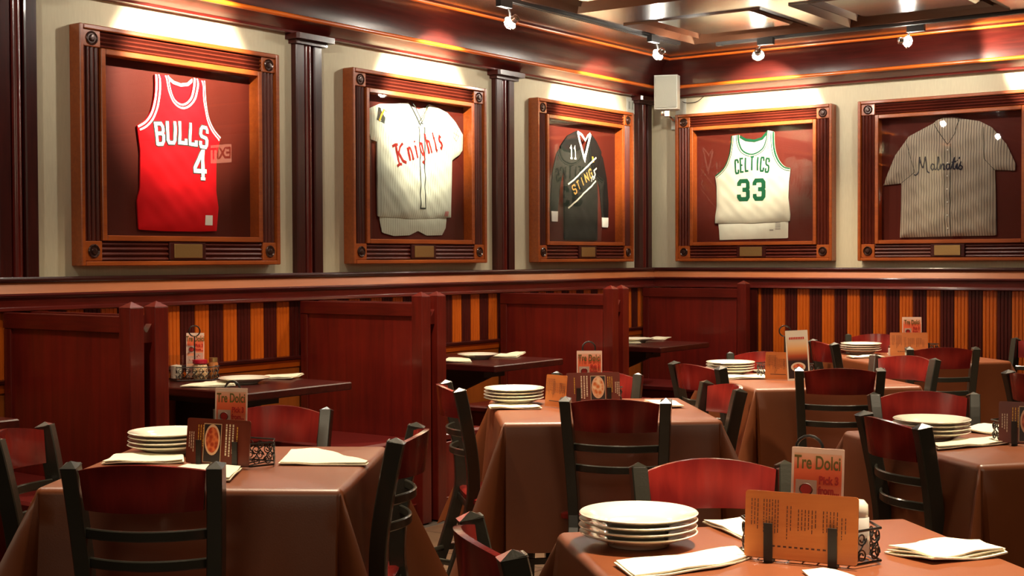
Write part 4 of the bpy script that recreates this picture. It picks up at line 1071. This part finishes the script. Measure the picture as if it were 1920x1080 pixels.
def vlines(mb, x0, n, dx, z0, z1, y, w=.0016, rnd=None):
    """columns of sideways print: broken vertical dashes"""
    rnd = rnd or random.Random(3)
    for i in range(n):
        x = x0+i*dx; z = z1; end = z0+rnd.uniform(0, .35)*(z1-z0)
        while z > end:
            l = rnd.uniform(.003, .009); mb.add([(x-w/2, y, z), (x+w/2, y, z), (x+w/2, y, z-l), (x-w/2, y, z-l)], [(0, 1, 2, 3)]); z -= l+.0018
def orange_menu(label, loc, rz, w=.213, h=.126, tilt=0):
    t = thing('menu', label, 'menu', loc, rz); t.rotation_euler = (math.radians(-6), math.radians(tilt), rz)
    card_box(w, h, .003).build('board', MEN_O, t); mb = MB(); y = -.0022
    vlines(mb, -w*.44, 3, .006, -h*.05, h*.38, y); vlines(mb, -w*.33, 6, .0055, -h*.15, h*.38, y); vlines(mb, -w*.12, 2, .007, -h*.25, h*.3, y)
    vlines(mb, -w*.02, 6, .0065, -h*.10, h*.26, y); vlines(mb, w*.20, 5, .0065, -h*.10, h*.26, y); vlines(mb, w*.36, 2, .007, -.02, h*.18, y)
    for k in range(12): x = -w*.30+k*w*.05; mb.add([(x, y, -h*.30), (x+.006, y, -h*.30), (x+.006, y, -h*.325), (x, y, -h*.325)], [(0, 1, 2, 3)])
    mb.build('printed_text', INK, t); return t
def brown_menu(label, loc, rz, mirror=1, food=FOOD, w=.213, h=.126, tilt=0):
    t = thing('menu', label, 'menu', loc, rz); t.rotation_euler = (math.radians(-6), math.radians(tilt), rz); m = mirror
    card_box(w, h, .003).build('board', MEN_B, t); y = -.0022
    px0, px1 = sorted((m*-.048, m*.012)); cx = (px0+px1)/2
    mb = MB(); mb.add([(px0, y, -h*.46), (px1, y, -h*.46), (px1, y, h*.40), (px0, y, h*.40)], [(0, 1, 2, 3)]); mb.build('photo_border', FRAME, t)
    mb = MB(); mb.add([(px0+.002, y-.0003, -h*.45), (px1-.002, y-.0003, -h*.45), (px1-.002, y-.0003, h*.38), (px0+.002, y-.0003, h*.38)], [(0, 1, 2, 3)]); mb.build('photo_ground', PHB, t)
    mb = MB(); disc(mb, cx, .005, .026, .043, y-.0006); mb.build('printed_bowl', BOWL, t)
    mb = MB(); disc(mb, cx, .005, .021, .036, y-.0009); mb.build('printed_food', food, t)
    mb = MB(); vlines(mb, m*-.066 if m > 0 else .058, 3, .008, -h*.30, h*.36, y, .0026, random.Random(5)); vlines(mb, m*.070-.006, 1, .008, -h*.2, h*.35, y, .003); tag(mb.build('yellow_text', YEL, t), kind='stuff')
    mb = MB(); vlines(mb, m*-.092-.004, 3, .007, -h*.28, h*.20, y, .0026, random.Random(6)); vlines(mb, m*.028-(.0 if m > 0 else .020), 3, .011, -h*.42, h*.40, y, .0050, random.Random(9)); tag(mb.build('cream_text', CRM, t), kind='stuff')
    return t
PIC = [flat('print_picture_a', (.62, .42, .33), .4), mat_food('print_picture_b', (.35, .08, .05), (.8, .5, .4), 150)]
GC = mat_grad('dessert_card_print', [(0, (.92, .55, .36)), (.45, (.92, .42, .24)), (.7, (.95, .16, .06)), (.85, (.95, .20, .09)), (1, (.95, .60, .42))], -.10, .10)
def dessert_card(label, loc, rz, w=.099, h=.215, tilt=0, back=False):
    t = thing('table_card', label, 'table card', loc, rz); t.rotation_euler = (math.radians(-3), math.radians(tilt), rz)
    card_box(w, h, .002, .002).build('card', flat('card_edge', (.95, .70, .58), .4) , t); y = -.0014
    mb = MB(); mb.add([(-w*.45, y, -h*.47), (w*.46, y, -h*.47), (w*.46, y, h*.45), (-w*.45, y, h*.45)], [(0, 1, 2, 3)]); mb.build('print_ground', GC, t)
    text_obj('title', 'Tre Dolci', .036, OLV, t, (0, y-.0008, h*.365), .62, .0006)
    text_obj('offer_text', 'Pick 3', .021, DRED, t, (w*.22, y-.0008, h*.215), .74, .0007); text_obj('offer_text', 'from...', .021, DRED, t, (w*.22, y-.0008, h*.125), .72, .0007)
    for i, (cx, cz, pw, ph) in enumerate(((-w*.21, h*.13, .040, .036), (w*.20, -h*.03, .040, .036), (-w*.21, -h*.10, .040, .036), (w*.20, -h*.25, .040, .036), (-w*.21, -h*.32, .040, .036))):
        mb = MB(); mb.add([(cx-pw/2, y-.0004, cz-ph/2), (cx+pw/2, y-.0004, cz-ph/2), (cx+pw/2, y-.0004, cz+ph/2), (cx-pw/2, y-.0004, cz+ph/2)], [(0, 1, 2, 3)])
        p = mb.build('picture', PIC[0], t); mb = MB(); disc(mb, cx, cz, .011, .010, y-.0008); mb.build('dessert', PIC[1] if i else DRED, p)
        if i == 0:
            mb = MB(); mb.tube([(cx+.012*math.cos(a*PI/8), y-.001, cz+.011*math.sin(a*PI/8)) for a in range(16)], .0012, 4, True); mb.build('dish_rim', INK, p)
    return t
def shaker(label, x, y, z=ZT, h=.075, lid='chrome'):
    t = thing('shaker', label, 'shaker', (x, y, z)); MB().lathe([(.018, 0), (.020, .004), (.019, h*.68), (.016, h*.72)], 16).build('body', flat('shaker_white', (.75, .72, .66), .25), t)
    MB().lathe([(.017, h*.70), (.018, h*.74), (.017, h*.92), (.010, h), (0, h)], 16).build('lid', M[lid], t)
def setup(cx, cy, rz, where, kind, menu_w=.215, handle=.235, z=ZT, side=False):
    """caddy centre, rotation"""
    a = math.radians(rz); ux, uy = math.cos(a), math.sin(a); fx, fy = uy, -ux   # front = local -y
    make_caddy('black scrolled wire caddy on the ' + where, (cx, cy, z), a, handle)
    mp = (cx+fx*.073, cy+fy*.071, z+.071)
    if kind == 'orange': orange_menu('orange wood-tone menu clipped to the caddy on the ' + where, mp, a, menu_w)
    if kind == 'brown': brown_menu('dark brown menu with a soup bowl photo on the ' + where, mp, a)
    if kind == 'brownR': brown_menu('dark brown menu with a food photo on the ' + where, mp, a, -1, FOOD2)
    return (ux, uy), (fx, fy)
# right foreground
setup(4.203, -6.672, 10, 'right foreground table', 'orange')
dessert_card('pink dessert card reading Tre Dolci standing in the right foreground caddy', (4.228, -6.696, ZT+.108), math.radians(14), tilt=1)
shaker('white topped shaker behind the orange menu in the right foreground caddy', 4.288, -6.635, ZT+.01, .104, 'china')
# left foreground
setup(2.370, -6.470, 12, 'left foreground table', 'brown')
dessert_card('pink dessert card reading Tre Dolci on the left foreground table', (2.400, -6.505, ZT+.112), math.radians(20))
# middle table
setup(2.37, -4.60, 46, 'middle table', 'brownR', handle=.25)
orange_menu('narrow-looking orange menu at the left end of the middle table caddy', (2.315, -4.750, ZT+.064), math.radians(-10), .11, .125)
dessert_card('pink dessert card reading Tre Dolci on the middle table', (2.392, -4.630, ZT+.109), math.radians(36))
# table with tall card
make_caddy('black scrolled wire caddy behind the tall white card', (2.49, -3.04, ZT), math.radians(20), .25)
orange_menu('orange menu standing left of the tall white card', (2.515, -3.165, ZT+.066), math.radians(12), .125, .13)
MB_ = thing('table_card', 'tall white card with orange fade and a plate photo on black', 'table card', (2.603, -3.145, ZT+.118), math.radians(34)); MB_.rotation_euler = (math.radians(-4), math.radians(-2.5), math.radians(34))
card_box(.105, .235, .002, .002).build('card', flat('card_white', (.85, .80, .66), .4), MB_)
mb = MB(); mb.add([(-.046, -.0014, -.108), (.046, -.0014, -.108), (.046, -.0014, .085), (-.046, -.0014, .085)], [(0, 1, 2, 3)])
mb.build('print_ground', mat_grad('tall_card_print', [(0, (.02, .012, .01)), (.42, (.03, .012, .01)), (.55, (.45, .08, .02)), (.72, (.85, .48, .18)), (1, (.86, .80, .62))], -.108, .085), MB_)
mb = MB(); disc(mb, 0, -.055, .034, .022, -.0018); mb.build('printed_plate', CRM, MB_); mb = MB(); disc(mb, 0, -.055, .024, .015, -.0022); mb.build('printed_food', FOOD, MB_)
mb = MB()
for k in range(9): mb.add([(-.036+k*.008, -.0018, .075), (-.030+k*.008, -.0018, .075), (-.030+k*.008, -.0018, .086), (-.036+k*.008, -.0018, .086)], [(0, 1, 2, 3)])
mb.build('title_print', DRED, MB_)
shaker('silver topped shaker left of the tall white card', 2.47, -3.06, ZT+.006, .11)
# far table
make_caddy('black scrolled wire caddy on the far table', (2.50, -1.26, ZT), math.radians(30), .22)
orange_menu('wide orange menu on the far table in front of the stripes', (2.50, -1.36, ZT+.072), math.radians(30), .215, .135)
dessert_card('small-looking dessert card above the wide orange menu on the far table', (2.50, -1.31, ZT+.115), math.radians(30), .11, .225)
shaker('white shaker left of the wide orange menu on the far table', 2.385, -1.33, ZT+.0, .06)
# right edge table
setup(4.125, -4.77, 10, 'right edge table', 'brown')
# nearest booth: caddy with jars
make_caddy('round-handled black wire caddy with jars on the nearest booth table', (.20, -4.72, .756), math.radians(48), .265, False, .16, .10)
dessert_card('dessert card standing in the jar caddy on the nearest booth table', (.17, -4.69, .756+.12), math.radians(40), .085, .215)
tg = thing('drinking_glass', 'clear glass with napkin in the jar caddy, left', 'glass', (.155, -4.795, .762)); MB().lathe([(.0, 0), (.030, 0), (.034, .12), (.031, .12), (.027, .006), (0, .006)], 24).build('glass_body', M['glass'], tg)
MB().lathe([(.0, .01), (.024, .01), (.026, .07), (0, .075)], 16).build('sugar_packets', flat('packets', (.75, .62, .5), .7, bump=.6, bscale=80), tg)
tj = thing('cheese_jar', 'glass jar with red lid in the jar caddy', 'jar', (.215, -4.70, .762)); MB().lathe([(0, 0), (.032, 0), (.036, .01), (.036, .06), (.028, .075), (0, .075)], 24).build('contents', mat_food('cheese', (.55, .25, .12), (.8, .62, .35), 120), tj)
MB().lathe([(.034, .076), (.036, .080), (.034, .095), (0, .098)], 24).build('lid', flat('red_lid', (.45, .01, .03), .3), tj)
tp = thing('spice_jar', 'amber glass spice jar at the right of the jar caddy', 'jar', (.225, -4.625, .762)); MB().lathe([(0, 0), (.022, 0), (.024, .01), (.024, .07), (.020, .08), (0, .08)], 20).build('glass_body', flat('amber_glass', (.45, .16, .05), .15, 0, .5), tp); MB().lathe([(.021, .08), (.021, .10), (0, .102)], 20).build('lid', M['brass'], tp)
make_caddy('black wire caddy half hidden by the post on the middle booth table', (.20, -2.99, .756), math.radians(48), .10, False, .14, .09)
